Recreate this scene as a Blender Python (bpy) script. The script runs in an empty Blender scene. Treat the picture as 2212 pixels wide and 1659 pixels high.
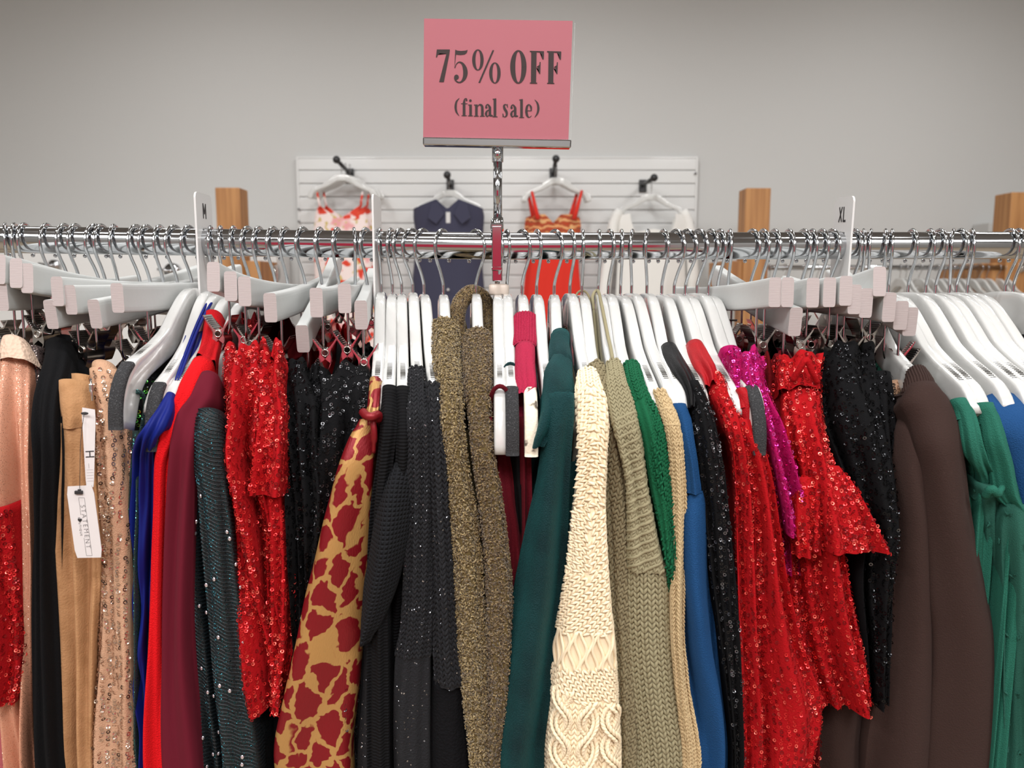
import bpy, bmesh, math, random
import numpy as np
from mathutils import Vector, Matrix
# ---------------------------------------------------------------- camera, world, lights
scn = bpy.context.scene
col = scn.collection
F = 1662.0; ZC = 1.45; D = 0.92; PITCH = math.radians(7.2)
cd = bpy.data.cameras.new('camera'); cam = bpy.data.objects.new('camera', cd); col.objects.link(cam)
cam.location = (0, -D, ZC); cam.rotation_euler = (math.pi/2 - PITCH, 0, 0)
cd.sensor_width = 36.0; cd.lens = 36.0*F/2212.0; cd.clip_start = 0.02
cd.dof.use_dof = True; cd.dof.focus_distance = 0.84; cd.dof.aperture_fstop = 7.5
scn.camera = cam
scn.view_settings.view_transform = 'Standard'; scn.view_settings.look = 'None'
scn.view_settings.gamma = 1.0; scn.view_settings.use_curve_mapping = False
scn.view_settings.exposure = 0.0
w = bpy.data.worlds.new('world'); scn.world = w; w.use_nodes = True
w.node_tree.nodes['Background'].inputs[0].default_value = (1, .98, .96, 1)
w.node_tree.nodes['Background'].inputs[1].default_value = 0.2
def area(loc, size, power, colr=(1, .995, .985), rot=(0, 0, 0), sy=None, shape='SQUARE', spread=180):
    l = bpy.data.lights.new('ceiling_lamp', 'AREA'); l.shape = shape; l.size = size
    if sy: l.shape = 'RECTANGLE'; l.size_y = sy
    l.energy = power; l.color = colr; l.spread = math.radians(spread)
    o = bpy.data.objects.new('ceiling_lamp', l); col.objects.link(o); o.location = loc; o.rotation_euler = rot
    return o
# recessed ceiling panels over the sales floor: a row in front of the rack, a row behind it
TILT = math.radians(28)
for x in (-2.4, 0.0, 2.4):
    area((x, -2.5, 3.4), 0.9, 38, sy=.6, rot=(TILT, 0, 0), spread=155)
    area((x, 1.3, 3.5), 0.9, 21, sy=.6, spread=160)
    area((x, -3.5, 3.4), 0.6, 26, sy=.4)  # extra row added to light the front wall for bounce and chrome reflections
# track spots: small bright lamps that give the sparkle on lacquer and sequins
for x in (-1.5, -1.25, -.25, 0.0, 1.1, 1.35):
    area((x, -.75, 3.4), 0.05, 6.5, shape='DISK')
for x in (-2.2, -1.0, .35, 1.7):
    area((x, -2.0, 3.3), .07, 8, shape='DISK', rot=(math.radians(30), 0, 0))
for x in (-1.6, .2, 2.2):
    area((x, 2.3, 3.4), .25, 9, shape='DISK', rot=(math.radians(14), 0, 0), spread=150)

def S(r, g, b, k=1.0):
    f = lambda c: (c/255/12.92 if c/255 <= .04045 else ((c/255+.055)/1.055)**2.4)*k
    return (min(f(r), 1), min(f(g), 1), min(f(b), 1), 1)
CP, SP = math.cos(PITCH), math.sin(PITCH)
def at(px, py, Y):
    """point of the world plane y = Y that the photograph shows at pixel (px, py)"""
    a = (px-1106)/F; b = (829.5-py)/F
    d = np.array([a, CP+SP*b, -SP+CP*b])
    k = (Y+D)/d[1]
    return np.array([0, -D, ZC])+d*k
def rail_z(x):
    return ZC+float(np.interp(x, [-.66, -.02, .62], [at(20, 516, 0)[2]-ZC, at(1075, 532, 0)[2]-ZC, at(2212, 530, 0)[2]-ZC]))

# ---------------------------------------------------------------- materials
def mat(name, color, rough=.8, metal=0, bump=None, coat=0, sheen=0, spec=.5, vary=None, sheen_tint=None, trans=0, alpha=1, island=None, bumpd=.002):
    """bump: (kind, scale, strength, [stretch u,v]); vary: (scale, color2, lo, hi, space); island: list of colours by island"""
    m = bpy.data.materials.new(name); m.use_nodes = True
    nt = m.node_tree; N = nt.nodes; L = nt.links; p = N['Principled BSDF']
    p.inputs['Base Color'].default_value = color; p.inputs['Roughness'].default_value = rough
    p.inputs['Metallic'].default_value = metal; p.inputs['Coat Weight'].default_value = coat
    p.inputs['Coat Roughness'].default_value = .05
    p.inputs['Sheen Weight'].default_value = sheen; p.inputs['Specular IOR Level'].default_value = spec
    if sheen: p.inputs['Sheen Roughness'].default_value = .4
    if sheen_tint: p.inputs['Sheen Tint'].default_value = sheen_tint
    p.inputs['Transmission Weight'].default_value = trans; p.inputs['Alpha'].default_value = alpha
    tc = N.new('ShaderNodeTexCoord')
    def mapped(space, sx, sy, sz=1):
        mp = N.new('ShaderNodeMapping'); L.new(tc.outputs[space], mp.inputs[0])
        mp.inputs['Scale'].default_value = (sx, sy, sz); return mp.outputs[0]
    if vary:
        sc, c2, lo, hi = vary[:4]; space = vary[4] if len(vary) > 4 else 'Object'
        st = vary[5] if len(vary) > 5 else (1, 1, 1)
        n = N.new('ShaderNodeTexNoise'); n.inputs['Scale'].default_value = sc; n.inputs['Detail'].default_value = 3
        L.new(mapped(space, *st), n.inputs['Vector'])
        r = N.new('ShaderNodeMapRange'); r.inputs[1].default_value = lo; r.inputs[2].default_value = hi
        L.new(n.outputs['Fac'], r.inputs[0])
        mx = N.new('ShaderNodeMix'); mx.data_type = 'RGBA'; mx.inputs[6].default_value = color; mx.inputs[7].default_value = c2
        L.new(r.outputs[0], mx.inputs[0]); L.new(mx.outputs[2], p.inputs['Base Color'])
    if island:
        g = N.new('ShaderNodeNewGeometry'); cr = N.new('ShaderNodeValToRGB'); cr.color_ramp.interpolation = 'CONSTANT'
        els = cr.color_ramp.elements
        tot = sum(i[1] for i in island); acc = 0
        for k, (c, wt) in enumerate(island):
            e = els[k] if k < 2 else els.new(.5)
            e.position = acc/tot; e.color = c; acc += wt
        L.new(g.outputs['Random Per Island'], cr.inputs[0]); L.new(cr.outputs[0], p.inputs['Base Color'])
    if bump:
        kind, sc, strg = bump[:3]; st = bump[3] if len(bump) > 3 else (1, 1, 1)
        b = N.new('ShaderNodeBump'); b.inputs['Strength'].default_value = strg; b.inputs['Distance'].default_value = bumpd
        if kind == 'noise':
            n = N.new('ShaderNodeTexNoise'); n.inputs['Scale'].default_value = sc; n.inputs['Detail'].default_value = 2
            L.new(mapped('Object', *st), n.inputs['Vector']); h = n.outputs['Fac']
        elif kind == 'uvnoise':
            n = N.new('ShaderNodeTexNoise'); n.inputs['Scale'].default_value = sc; n.inputs['Detail'].default_value = 2
            L.new(mapped('UV', *st), n.inputs['Vector']); h = n.outputs['Fac']
        elif kind in ('rib', 'course', 'wale', 'diag'):
            n = N.new('ShaderNodeTexWave'); n.bands_direction = {'rib': 'X', 'course': 'Y', 'wale': 'X', 'diag': 'DIAGONAL'}[kind]
            n.inputs['Scale'].default_value = sc; n.inputs['Distortion'].default_value = .6 if kind != 'rib' else .1
            n.inputs['Detail Scale'].default_value = 2
            L.new(mapped('UV', *st), n.inputs['Vector']); h = n.outputs['Fac']
        elif kind == 'waffle':
            a = N.new('ShaderNodeTexWave'); a.inputs['Scale'].default_value = sc; L.new(mapped('UV', 1, 1), a.inputs['Vector'])
            c = N.new('ShaderNodeTexWave'); c.bands_direction = 'Y'; c.inputs['Scale'].default_value = sc; L.new(mapped('UV', 1, 1), c.inputs['Vector'])
            mm = N.new('ShaderNodeMath'); mm.operation = 'MAXIMUM'; L.new(a.outputs['Fac'], mm.inputs[0]); L.new(c.outputs['Fac'], mm.inputs[1]); h = mm.outputs[0]
        elif kind == 'cell':
            n = N.new('ShaderNodeTexVoronoi'); n.inputs['Scale'].default_value = sc; L.new(mapped('Object', *st), n.inputs['Vector']); h = n.outputs['Distance']
        L.new(h, b.inputs['Height']); L.new(b.outputs[0], p.inputs['Normal'])
    m['k'] = 1
    return m
def glitter(name, base, fleck, scale=900, thr=.62, rough=.7, metal=0, fr=.25, extra=None, bump=None):
    """cloth with small shiny flecks scattered through the weave"""
    m = mat(name, base, rough, metal, bump=bump)
    nt = m.node_tree; N = nt.nodes; L = nt.links; p = N['Principled BSDF']; out = N['Material Output']
    tc = N.new('ShaderNodeTexCoord'); v = N.new('ShaderNodeTexVoronoi'); v.inputs['Scale'].default_value = scale
    L.new(tc.outputs['Object'], v.inputs['Vector'])
    sep = N.new('ShaderNodeSeparateColor'); L.new(v.outputs['Color'], sep.inputs[0])
    gt = N.new('ShaderNodeMath'); gt.operation = 'GREATER_THAN'; gt.inputs[1].default_value = thr; L.new(sep.outputs[0], gt.inputs[0])
    q = N.new('ShaderNodeBsdfPrincipled'); q.inputs['Base Color'].default_value = fleck; q.inputs['Metallic'].default_value = 1
    q.inputs['Roughness'].default_value = fr
    nm = N.new('ShaderNodeNormalMap'); nm.inputs['Strength'].default_value = .9
    g = N.new('ShaderNodeNewGeometry'); vm = N.new('ShaderNodeVectorMath'); vm.operation = 'MULTIPLY_ADD'
    sb = N.new('ShaderNodeVectorMath'); sb.operation = 'SUBTRACT'; sb.inputs[1].default_value = (.5, .5, .5); L.new(v.outputs['Color'], sb.inputs[0])
    L.new(sb.outputs[0], vm.inputs[0]); vm.inputs[1].default_value = (1.3, 1.3, 1.3); L.new(g.outputs['Normal'], vm.inputs[2])
    nn = N.new('ShaderNodeVectorMath'); nn.operation = 'NORMALIZE'; L.new(vm.outputs[0], nn.inputs[0]); L.new(nn.outputs[0], q.inputs['Normal'])
    N.remove(nm)
    mx = N.new('ShaderNodeMixShader'); L.new(gt.outputs[0], mx.inputs[0]); L.new(p.outputs[0], mx.inputs[1]); L.new(q.outputs[0], mx.inputs[2])
    L.new(mx.outputs[0], out.inputs[0])
    return m
M = {}
M['chrome'] = mat('polished_chrome', (.52, .53, .545, 1), .09, 1)
M['nickel'] = mat('nickel_plate', (.74, .70, .66, 1), .2, 1)
M['darksteel'] = mat('ribbed_steel', (.30, .29, .29, 1), .3, 1)
M['lacquer'] = mat('white_lacquer', (.57, .57, .555, 1), .18, bump=('noise', 70, .35), coat=1)
M['barpaint'] = mat('satin_grey_white_paint', (.53, .54, .53, 1), .34, bump=('noise', 90, .1))
M['endgrain'] = mat('sawn_end_grain', (.41, .355, .35, 1), .8, bump=('noise', 500, .2, (.15, .3, 2.2)), bumpd=.001)
M['grip'] = mat('grey_rubber_grip', S(70, 68, 64), .7)
M['foam'] = mat('dark_foam', S(44, 44, 46), .95, bump=('noise', 900, 1.0), vary=(700, S(88, 88, 90), .55, .75))
M['foamworn'] = mat('worn_cream_foam', S(225, 215, 195), .9, bump=('noise', 300, .4), vary=(90, S(90, 80, 70), .58, .66))
M['plastic'] = mat('white_plastic', (.60, .59, .58, 1), .35)
M['ink'] = mat('black_ink', S(35, 33, 34), .6)
M['signink'] = mat('charcoal_ink', S(62, 54, 54), .8, spec=.1)
M['pinkcard'] = mat('pink_card', S(160, 94, 103), .6, spec=.2, coat=.15)
M['acrylic'] = mat('clear_acrylic', (.93, .96, .96, 1), .05, trans=.9)
M['wood'] = mat('cedar_wood', S(180, 130, 80), .55, bump=('noise', 40, .2, (1, 1, .06)), vary=(34, S(138, 88, 48), .4, .72, 'Object', (1, 1, .05)))
M['wall'] = mat('grey_wall_paint', (.56, .56, .55, 1), .75, bump=('noise', 250, .12), bumpd=.001)
M['slat'] = mat('white_slat_laminate', (.66, .66, .65, 1), .3, coat=.2)
M['black'] = mat('black_powder_coat', (.02, .02, .022, 1), .4)
M['floor'] = mat('pale_floor_boards', S(170, 155, 135), .4, vary=(6, S(140, 122, 100), .4, .7, 'Object', (1, 8, 1)))
M['ceiling'] = mat('ceiling_paint', (.32, .32, .32, 1), .9)
# ---------------------------------------------------------------- mesh helpers
def smooth_interp(x, xs, ys):
    """monotone cubic interpolation"""
    xs = np.asarray(xs, float); ys = np.asarray(ys, float)
    if len(xs) < 3: return np.interp(x, xs, ys)
    h = np.diff(xs); d = np.diff(ys)/h
    m = np.zeros(len(xs)); m[0] = d[0]; m[-1] = d[-1]
    for i in range(1, len(xs)-1):
        m[i] = 0 if d[i-1]*d[i] <= 0 else 2*d[i-1]*d[i]/(d[i-1]+d[i])
    x = np.clip(x, xs[0], xs[-1]); k = np.clip(np.searchsorted(xs, x)-1, 0, len(h)-1)
    t = (x-xs[k])/h[k]; a = ys[k]; b = ys[k+1]
    return (2*t**3-3*t**2+1)*a+(t**3-2*t**2+t)*h[k]*m[k]+(-2*t**3+3*t**2)*b+(t**3-t**2)*h[k]*m[k+1]
class MB:
    def __init__(s): s.v = []; s.f = []; s.m = []; s.uv = []; s.n = 0; s.sm = []
    def add(s, v, f, mi=0, uv=None, smooth=True):
        v = np.asarray(v, float).reshape(-1, 3); f = np.asarray(f, int).reshape(-1, 4)
        if uv is None: uv = np.zeros((len(v), 2))
        s.v.append(v); s.f.append(f+s.n); s.uv.append(uv); s.m.append(np.full(len(f), mi)); s.sm.append(np.full(len(f), smooth)); s.n += len(v)
        return s
    def grid(s, P, mi=0, UV=None, wrapu=False, smooth=True):
        nv, nu = P.shape[:2]; idx = np.arange(nv*nu).reshape(nv, nu)
        if wrapu: idx = np.concatenate([idx, idx[:, :1]], 1)
        f = np.stack([idx[:-1, :-1], idx[:-1, 1:], idx[1:, 1:], idx[1:, :-1]], -1).reshape(-1, 4)
        return s.add(P.reshape(-1, 3), f, mi, None if UV is None else UV.reshape(-1, 2), smooth)
    def box(s, c, h, mi=0, R=None, smooth=False):
        v = np.array([[x, y, z] for x in (-1, 1) for y in (-1, 1) for z in (-1, 1)], float)*np.array(h)
        if R is not None: v = v@np.array(R).T
        f = [[0, 1, 3, 2], [4, 6, 7, 5], [0, 4, 5, 1], [2, 3, 7, 6], [0, 2, 6, 4], [1, 5, 7, 3]]
        return s.add(v+np.array(c), f, mi, smooth=smooth)
    def rbox(s, c, h, r, mi=0, R=None):
        """box with chamfered edges"""
        h = np.array(h, float); r = min(r, h.min()*.95)
        inner = h-r
        for ax in range(3):
            for sg in (-1, 1):
                o1, o2 = (ax+1) % 3, (ax+2) % 3
                A = np.zeros((4, 4, 3))
                uu = np.array([-1, -1, 1, 1]); 
                for i in range(4):
                    for j in range(4):
                        q = np.zeros(3); q[ax] = sg*h[ax]
                        q[o1] = uu[i]*inner[o1]; q[o2] = uu[j]*inner[o2]
                        ei = i in (0, 3); ej = j in (0, 3)
                        if ei: q[o1] = uu[i]*(inner[o1]+r*.7); q[ax] = sg*(h[ax]-r*.3)
                        if ej: q[o2] = uu[j]*(inner[o2]+r*.7); q[ax] = sg*(h[ax]-r*.3)
                        if ei and ej:
                            q[ax] = sg*(inner[ax]+r*.577); q[o1] = uu[i]*(inner[o1]+r*.577); q[o2] = uu[j]*(inner[o2]+r*.577)
                        A[i, j] = q
                if sg < 0: A = A[::-1]
                if R is not None: A = A@np.array(R).T
                s.grid(A+np.array(c), mi, smooth=False)
        return s
    def tube(s, pts, r, seg=8, mi=0, cap=True, closed=False, uv=False):
        pts = np.asarray(pts, float); n = len(pts); r = np.broadcast_to(np.asarray(r, float), (n,))
        T = np.gradient(pts, axis=0)
        if closed: T = (np.roll(pts, -1, 0)-np.roll(pts, 1, 0))
        T /= np.linalg.norm(T, axis=1, keepdims=True)+1e-12
        ref = np.array([1., 0, 0]) if abs(T[0][0]) < .8 else np.array([0, 1., 0])
        nn = np.cross(T[0], ref); nn /= np.linalg.norm(nn); Ns = [nn]
        for i in range(1, n):
            nn = nn-T[i]*np.dot(nn, T[i]); nn /= np.linalg.norm(nn)+1e-12; Ns.append(nn)
        Ns = np.array(Ns); B = np.cross(T, Ns)
        a = np.linspace(0, 2*math.pi, seg, endpoint=False)
        P = pts[:, None]+r[:, None, None]*(np.cos(a)[None, :, None]*Ns[:, None]+np.sin(a)[None, :, None]*B[:, None])
        if cap and not closed:
            P = np.concatenate([np.repeat(pts[:1, None], seg, 1), P, np.repeat(pts[-1:, None], seg, 1)])
        if closed: P = np.concatenate([P, P[:1]])
        return s.grid(P, mi, wrapu=True)
    def loft(s, secs, mi=0, cap=True):
        P = np.array(secs, float)
        if cap:
            P = np.concatenate([np.repeat(P[:1].mean(1, keepdims=True), P.shape[1], 1), P[:1], P, P[-1:], np.repeat(P[-1:].mean(1, keepdims=True), P.shape[1], 1)])
        return s.grid(P, mi, wrapu=True)
    def sphere(s, c, r, mi=0, n=10):
        a = np.linspace(0, math.pi, n); b = np.linspace(0, 2*math.pi, 2*n, endpoint=False)
        r = np.broadcast_to(np.asarray(r, float), (3,))
        P = np.stack([np.sin(a)[:, None]*np.cos(b)*r[0], np.sin(a)[:, None]*np.sin(b)*r[1], np.cos(a)[:, None]*np.ones_like(b)*r[2]], -1)
        return s.grid(P+np.array(c), mi, wrapu=True)
    def mesh(s, name, mats):
        v = np.concatenate(s.v); f = np.concatenate(s.f); mi = np.concatenate(s.m); uv = np.concatenate(s.uv); sm = np.concatenate(s.sm)
        me = bpy.data.meshes.new(name)
        me.vertices.add(len(v)); me.vertices.foreach_set('co', v.astype(np.float32).ravel())
        me.loops.add(f.size); me.loops.foreach_set('vertex_index', f.astype(np.int32).ravel())
        me.polygons.add(len(f)); me.polygons.foreach_set('loop_start', (np.arange(len(f))*4).astype(np.int32))
        try: me.polygons.foreach_set('loop_total', np.full(len(f), 4, np.int32))
        except Exception: pass
        me.update(calc_edges=True)
        ul = me.uv_layers.new(name='uv'); ul.data.foreach_set('uv', uv[f.ravel()].astype(np.float32).ravel())
        me.polygons.foreach_set('material_index', mi.astype(np.int32)); me.polygons.foreach_set('use_smooth', sm.astype(bool))
        for m in mats: me.materials.append(m)
        me.validate(); me.update()
        return me
    def build(s, name, mats, parent=None, label=None):
        if not isinstance(mats, (list, tuple)): mats = [mats]
        me = s.mesh(name, mats); o = bpy.data.objects.new(name, me); col.objects.link(o)
        if parent is not None: o.parent = parent
        if label: o['label'] = label
        return o
def empty(name, loc, label, cat, group=None, rz=0):
    o = bpy.data.objects.new(name, None); col.objects.link(o); o.location = loc; o.rotation_euler.z = rz
    o.empty_display_size = .05; o['label'] = label; o['category'] = cat
    if group: o['group'] = group
    return o
def tag(o, label, cat, group=None):
    o['label'] = label; o['category'] = cat
    if group: o['group'] = group
    return o
def structure(o): o['kind'] = 'structure'; return o
def world_child(o, parent):
    """parent keeping coordinates that were built in world space"""
    o.parent = parent; o.matrix_parent_inverse = Matrix.Translation(-Vector(parent.location)); return o
def smoothpath(pts, n=40):
    pts = np.asarray(pts, float); d = np.r_[0, np.cumsum(np.linalg.norm(np.diff(pts, axis=0), axis=1))]
    t = np.linspace(0, d[-1], n); ext = np.vstack([2*pts[0]-pts[1], pts, 2*pts[-1]-pts[-2]])
    out = []
    for q in t:
        i = min(max(np.searchsorted(d, q)-1, 0), len(pts)-2); u = (q-d[i])/(d[i+1]-d[i]+1e-12)
        p0, p1, p2, p3 = ext[i], ext[i+1], ext[i+2], ext[i+3]
        out.append(.5*((2*p1)+(-p0+p2)*u+(2*p0-5*p1+4*p2-p3)*u*u+(-p0+3*p1-3*p2+p3)*u**3))
    return np.array(out)
def poly_mesh(polys, name, material, parent=None, thick=0.0):
    """flat filled outlines (each a list of 3-D points), optionally thickened along -y"""
    bm = bmesh.new()
    for i, poly in enumerate(polys):
        P = np.array(poly, float); nr = sum(np.cross(P[k]-P[0], P[k+1]-P[0]) for k in range(1, len(P)-1))
        if abs(nr[1]) > abs(nr[0]):
            if nr[1] > 0: P = P[::-1]
            P = P-np.array([0, (i % 80)*2e-6, 0])
        bm.faces.new([bm.verts.new(p) for p in P])
    bmesh.ops.triangulate(bm, faces=bm.faces[:])
    me = bpy.data.meshes.new(name); bm.to_mesh(me); bm.free(); me.materials.append(material)
    o = bpy.data.objects.new(name, me); col.objects.link(o)
    if parent is not None: o.parent = parent
    return o

# ---------------------------------------------------------------- cloth surfaces
SPROF = [0, .015, .04, .07, .096, .13, .167, .19, .203, .21]
ZPROF = [-.055, -.057, -.062, -.081, -.104, -.1205, -.134, -.145, -.163, -.185]
def hang_top(s): return np.interp(abs(s), SPROF, ZPROF)
FRONT = -.219
def auto_Y(px, py, lift=.008):
    g = lambda Y: (lambda p: p[2]-(rail_z(p[0])+hang_top(Y)+lift))(at(px, py, Y))
    Ys = np.linspace(-.01, -.209, 120); v = [g(Y) for Y in Ys]
    for a, b, Y in zip(v[:-1], v[1:], Ys[1:]):
        if a <= 0 <= b or a >= 0 >= b: return Y
    return FRONT if v[-1] < 0 else -.02
class Surf: pass
def usurf(keys, L=.15, bul=1.0, fold=.0025, seed=0, nu=40, ns=7, dv=.006, ext=.3, grow=1.0, ks=(2, 3, 5), pinch=0, closetop=True, taper=.75, wav=.012, frontY=None, crumple=0):
    """cloth over a shoulder and down: keys are (left px, right px, py[, Y]) from the top"""
    rng = np.random.RandomState(seed+11)
    C = []; W = []
    for k in keys:
        xl, xr, py = k[:3]; Y = k[3] if len(k) > 3 and k[3] is not None else auto_Y((xl+xr)/2, py)
        if frontY is not None and Y < frontY: Y = frontY
        a = at(xl, py, Y); b = at(xr, py, Y); C.append((a+b)/2); W.append(abs(b[0]-a[0])/2)
    if ext: 
        C.append(C[-1]+np.array([0, 0, -ext])); W.append(W[-1]*1.03)
    C = np.array(C); W = np.array(W)
    d = np.r_[0, np.cumsum(np.linalg.norm(np.diff(C[:, 1:], axis=0), axis=1))]
    d += np.arange(len(d))*1e-6
    nv = max(int(d[-1]/dv), 8); v = np.linspace(0, d[-1], nv)
    c = np.stack([smooth_interp(v, d, C[:, i]) for i in range(3)], -1); wd = smooth_interp(v, d, W)
    ker = np.ones(5)/5
    for i in (1, 2):
        cc = np.r_[[c[0, i]]*2, c[:, i], [c[-1, i]]*2]; q = np.convolve(cc, ker, 'valid'); q[0] = c[0, i]; q[-1] = c[-1, i]; c[:, i] = q
    T = np.gradient(c, axis=0); T[:, 0] = 0; T /= np.linalg.norm(T, axis=1, keepdims=True)+1e-9
    n = np.stack([np.zeros(nv), T[:, 2], -T[:, 1]], -1)          # outward: camera side when falling
    th = np.linspace(-math.pi/2, math.pi/2, nu)
    sx = np.sin(th); cz = np.cos(th)
    b = np.minimum(wd*bul, .026)
    vertical = np.clip(-T[:, 2], 0, 1)[:, None]
    g = np.minimum(1, v/.12)[:, None]*grow
    off = np.zeros((nv, nu)); offx = np.zeros((nv, nu))
    for k in ks:
        ph = rng.rand()*6.28; dr = (rng.rand()-.5)*14; am = fold*(.5+rng.rand())*2/k**.5
        off += am*np.sin(k*th[None]*1.6+ph+dr*v[:, None]+.9*np.sin(v[:, None]*(9+5*rng.rand())+ph))*g
    offx += wav*.12*np.sin(v[:, None]*(8+5*rng.rand())+rng.rand()*6)*g
    if pinch:
        off += pinch*np.sin(v[:, None]*70+3*th[None]+rng.rand()*6)*np.exp(-((v[:, None]-v.mean())**2)/.02)
    if crumple:
        off += crumple*.55*np.sin(th[None]*6+rng.rand()*6+v[:, None]*45)*np.exp(-v[:, None]/.05)
    P = np.zeros((nv, nu, 3))
    P[..., 0] = c[:, :1]+wd[:, None]*sx[None]+offx+off*sx[None]*.4
    nb = (b[:, None]*(cz[None]-1)+off)
    P[..., 1] = c[:, 1:2]+n[:, 1:2]*nb; P[..., 2] = c[:, 2:3]+n[:, 2:3]*nb
    if crumple:
        e = np.exp(-v[:, None]/.035); P[..., 2] += crumple*(np.sin(th[None]*4.3+rng.rand()*6)+.6*np.sin(th[None]*9+rng.rand()*6))*e
        offx2 = crumple*.6*np.sin(v[:, None]*90+rng.rand()*6)*e; P[..., 0] += offx2
    # side sheets running back from the front roll
    Ls = L*np.ones(nv); sh = np.linspace(0, 1, ns+1)[1:]
    def side(sgn):
        e = P[:, 0] if sgn < 0 else P[:, -1]
        Q = np.zeros((nv, ns, 3))
        Q[..., 0] = c[:, :1]+(e[:, :1]-c[:, :1])*(1-(1-taper)*sh[None])+.002*np.sin(sh[None]*9+v[:, None]*17+sgn)
        inward = -n
        Q[..., 1] = e[:, 1:2]+inward[:, 1:2]*(Ls[:, None]*sh[None]); Q[..., 2] = e[:, 2:3]+inward[:, 2:3]*(Ls[:, None]*sh[None])
        Q[..., 1] = np.minimum(Q[..., 1], -.004+0*Q[..., 1])
        return Q
    full = np.concatenate([side(-1)[:, ::-1], P, side(1)], 1)
    if closetop:
        lip = full[:1].copy(); lip[..., 0] = c[0, 0]+(lip[..., 0]-c[0, 0])*.72; lip[..., 1:] -= n[0, 1:]*.004
        lip2 = lip.copy(); lip2[..., 1:] += T[0, 1:]*.02
        full = np.concatenate([lip2, lip, full])
    seg = np.linalg.norm(np.diff(full, axis=1), axis=2); uu = np.concatenate([np.zeros((len(full), 1)), np.cumsum(seg, 1)], 1)
    uu -= uu[:, full.shape[1]//2][:, None]
    vv = np.r_[([-.024, -.004] if closetop else []), v][:, None]*np.ones_like(uu)
    s = Surf(); s.P = full; s.UV = np.stack([uu, vv], -1); s.F = P; s.v = v; s.c = c; s.w = wd; s.n = n; s.T = T
    Tu = np.gradient(P, axis=1); Tv = np.gradient(P, axis=0)
    Tu /= np.linalg.norm(Tu, axis=2, keepdims=True)+1e-9; Tv /= np.linalg.norm(Tv, axis=2, keepdims=True)+1e-9
    Nn = np.cross(Tu, Tv); Nn /= np.linalg.norm(Nn, axis=2, keepdims=True)+1e-9
    flip = np.sign((Nn*n[:, None]).sum(2).mean()); Nn *= flip if flip else 1
    s.Tu = Tu; s.Tv = Tv; s.N = Nn
    sg = np.linalg.norm(np.diff(P, axis=1), axis=2); s.rowlen = sg.sum(1)
    return s
def wrap_round(s, mb, mi=0):
    """the cloth and its far half as one closed surface"""
    Q = s.P.copy(); Q[..., 1] *= -1; mb.grid(np.concatenate([s.P, Q[:, ::-1]], 1), mi, np.concatenate([s.UV, s.UV[:, ::-1]], 1), wrapu=True)
def sample(s, um, vm):
    """positions and frames at metric coordinates (um from the ridge, vm down the cloth)"""
    vi = np.interp(vm, s.v, np.arange(len(s.v))); rl = np.interp(vm, s.v, s.rowlen)
    nu = s.F.shape[1]; ui = (um/rl+.5)*(nu-1); ok = (ui >= 0) & (ui <= nu-1.001) & (vm <= s.v[-1]) & (vm >= 0)
    ui = ui[ok]; vi = np.minimum(vi[ok], len(s.v)-1.001)
    i = ui.astype(int); j = vi.astype(int); a = (ui-i)[:, None]; b = (vi-j)[:, None]
    f = lambda G: (G[j, i]*(1-a)+G[j, i+1]*a)*(1-b)+(G[j+1, i]*(1-a)+G[j+1, i+1]*a)*b
    return ok, f(s.F), f(s.Tu), f(s.Tv), f(s.N)
def blob(nr=4, ns=6):
    a = np.linspace(.15, math.pi-.15, nr); b = np.linspace(0, 2*math.pi, ns, endpoint=False)
    P = np.stack([np.sin(a)[:, None]*np.cos(b), np.cos(a)[:, None]*np.ones(ns), np.sin(a)[:, None]*np.sin(b)], -1)
    idx = np.arange(nr*ns).reshape(nr, ns); idx = np.concatenate([idx, idx[:, :1]], 1)
    return P.reshape(-1, 3), np.stack([idx[:-1, :-1], idx[:-1, 1:], idx[1:, 1:], idx[1:, :-1]], -1).reshape(-1, 4)
def ring(r1=.5, n=10):
    b = np.linspace(0, 2*math.pi, n, endpoint=False); c = np.stack([np.cos(b), np.sin(b), 0*b], -1)
    P = np.concatenate([c*r1, c+np.array([0, 0, .12])]); i = np.arange(n); k = (i+1) % n
    return P, np.stack([i, k, k+n, i+n], -1)
BLOB = blob(); RING = ring(); TUFT = blob(3, 4)
def scatter(mb, s, um, vm, tmpl, size, rot=None, lift=0, tilt=None, mi=1, seed=0):
    """put one small template shape at each coordinate; size (k,3) or (3,)"""
    rng = np.random.RandomState(seed)
    um = np.asarray(um).ravel(); vm = np.asarray(vm).ravel()
    size = np.broadcast_to(np.asarray(size, float), (len(um), 3)); rot = np.broadcast_to(0 if rot is None else rot, (len(um),))
    lift = np.broadcast_to(lift, (len(um),))
    ok, P, Tu, Tv, N = sample(s, um, vm)
    size = size[ok]; rot = rot[ok]; lift = lift[ok]
    cu = np.cos(rot)[:, None]; su = np.sin(rot)[:, None]
    X = Tu*cu+Tv*su; Y = -Tu*su+Tv*cu; Z = N.copy()
    if tilt:
        r = rng.randn(len(X), 2)*tilt
        Z = Z+X*r[:, :1]+Y*r[:, 1:]; Z /= np.linalg.norm(Z, axis=1, keepdims=True)
        X = X-Z*(X*Z).sum(1, keepdims=True); X /= np.linalg.norm(X, axis=1, keepdims=True); Y = np.cross(Z, X)
    tv, tf = tmpl
    V = (P+N*lift[:, None])[:, None]+X[:, None]*(tv[None, :, :1]*size[:, None, :1])+Y[:, None]*(tv[None, :, 1:2]*size[:, None, 1:2])+Z[:, None]*(tv[None, :, 2:]*size[:, None, 2:])
    k = len(V)
    if k == 0: return
    Fq = tf[None]+(np.arange(k)*len(tv))[:, None, None]
    mb.add(V.reshape(-1, 3), Fq.reshape(-1, 4), mi)
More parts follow.
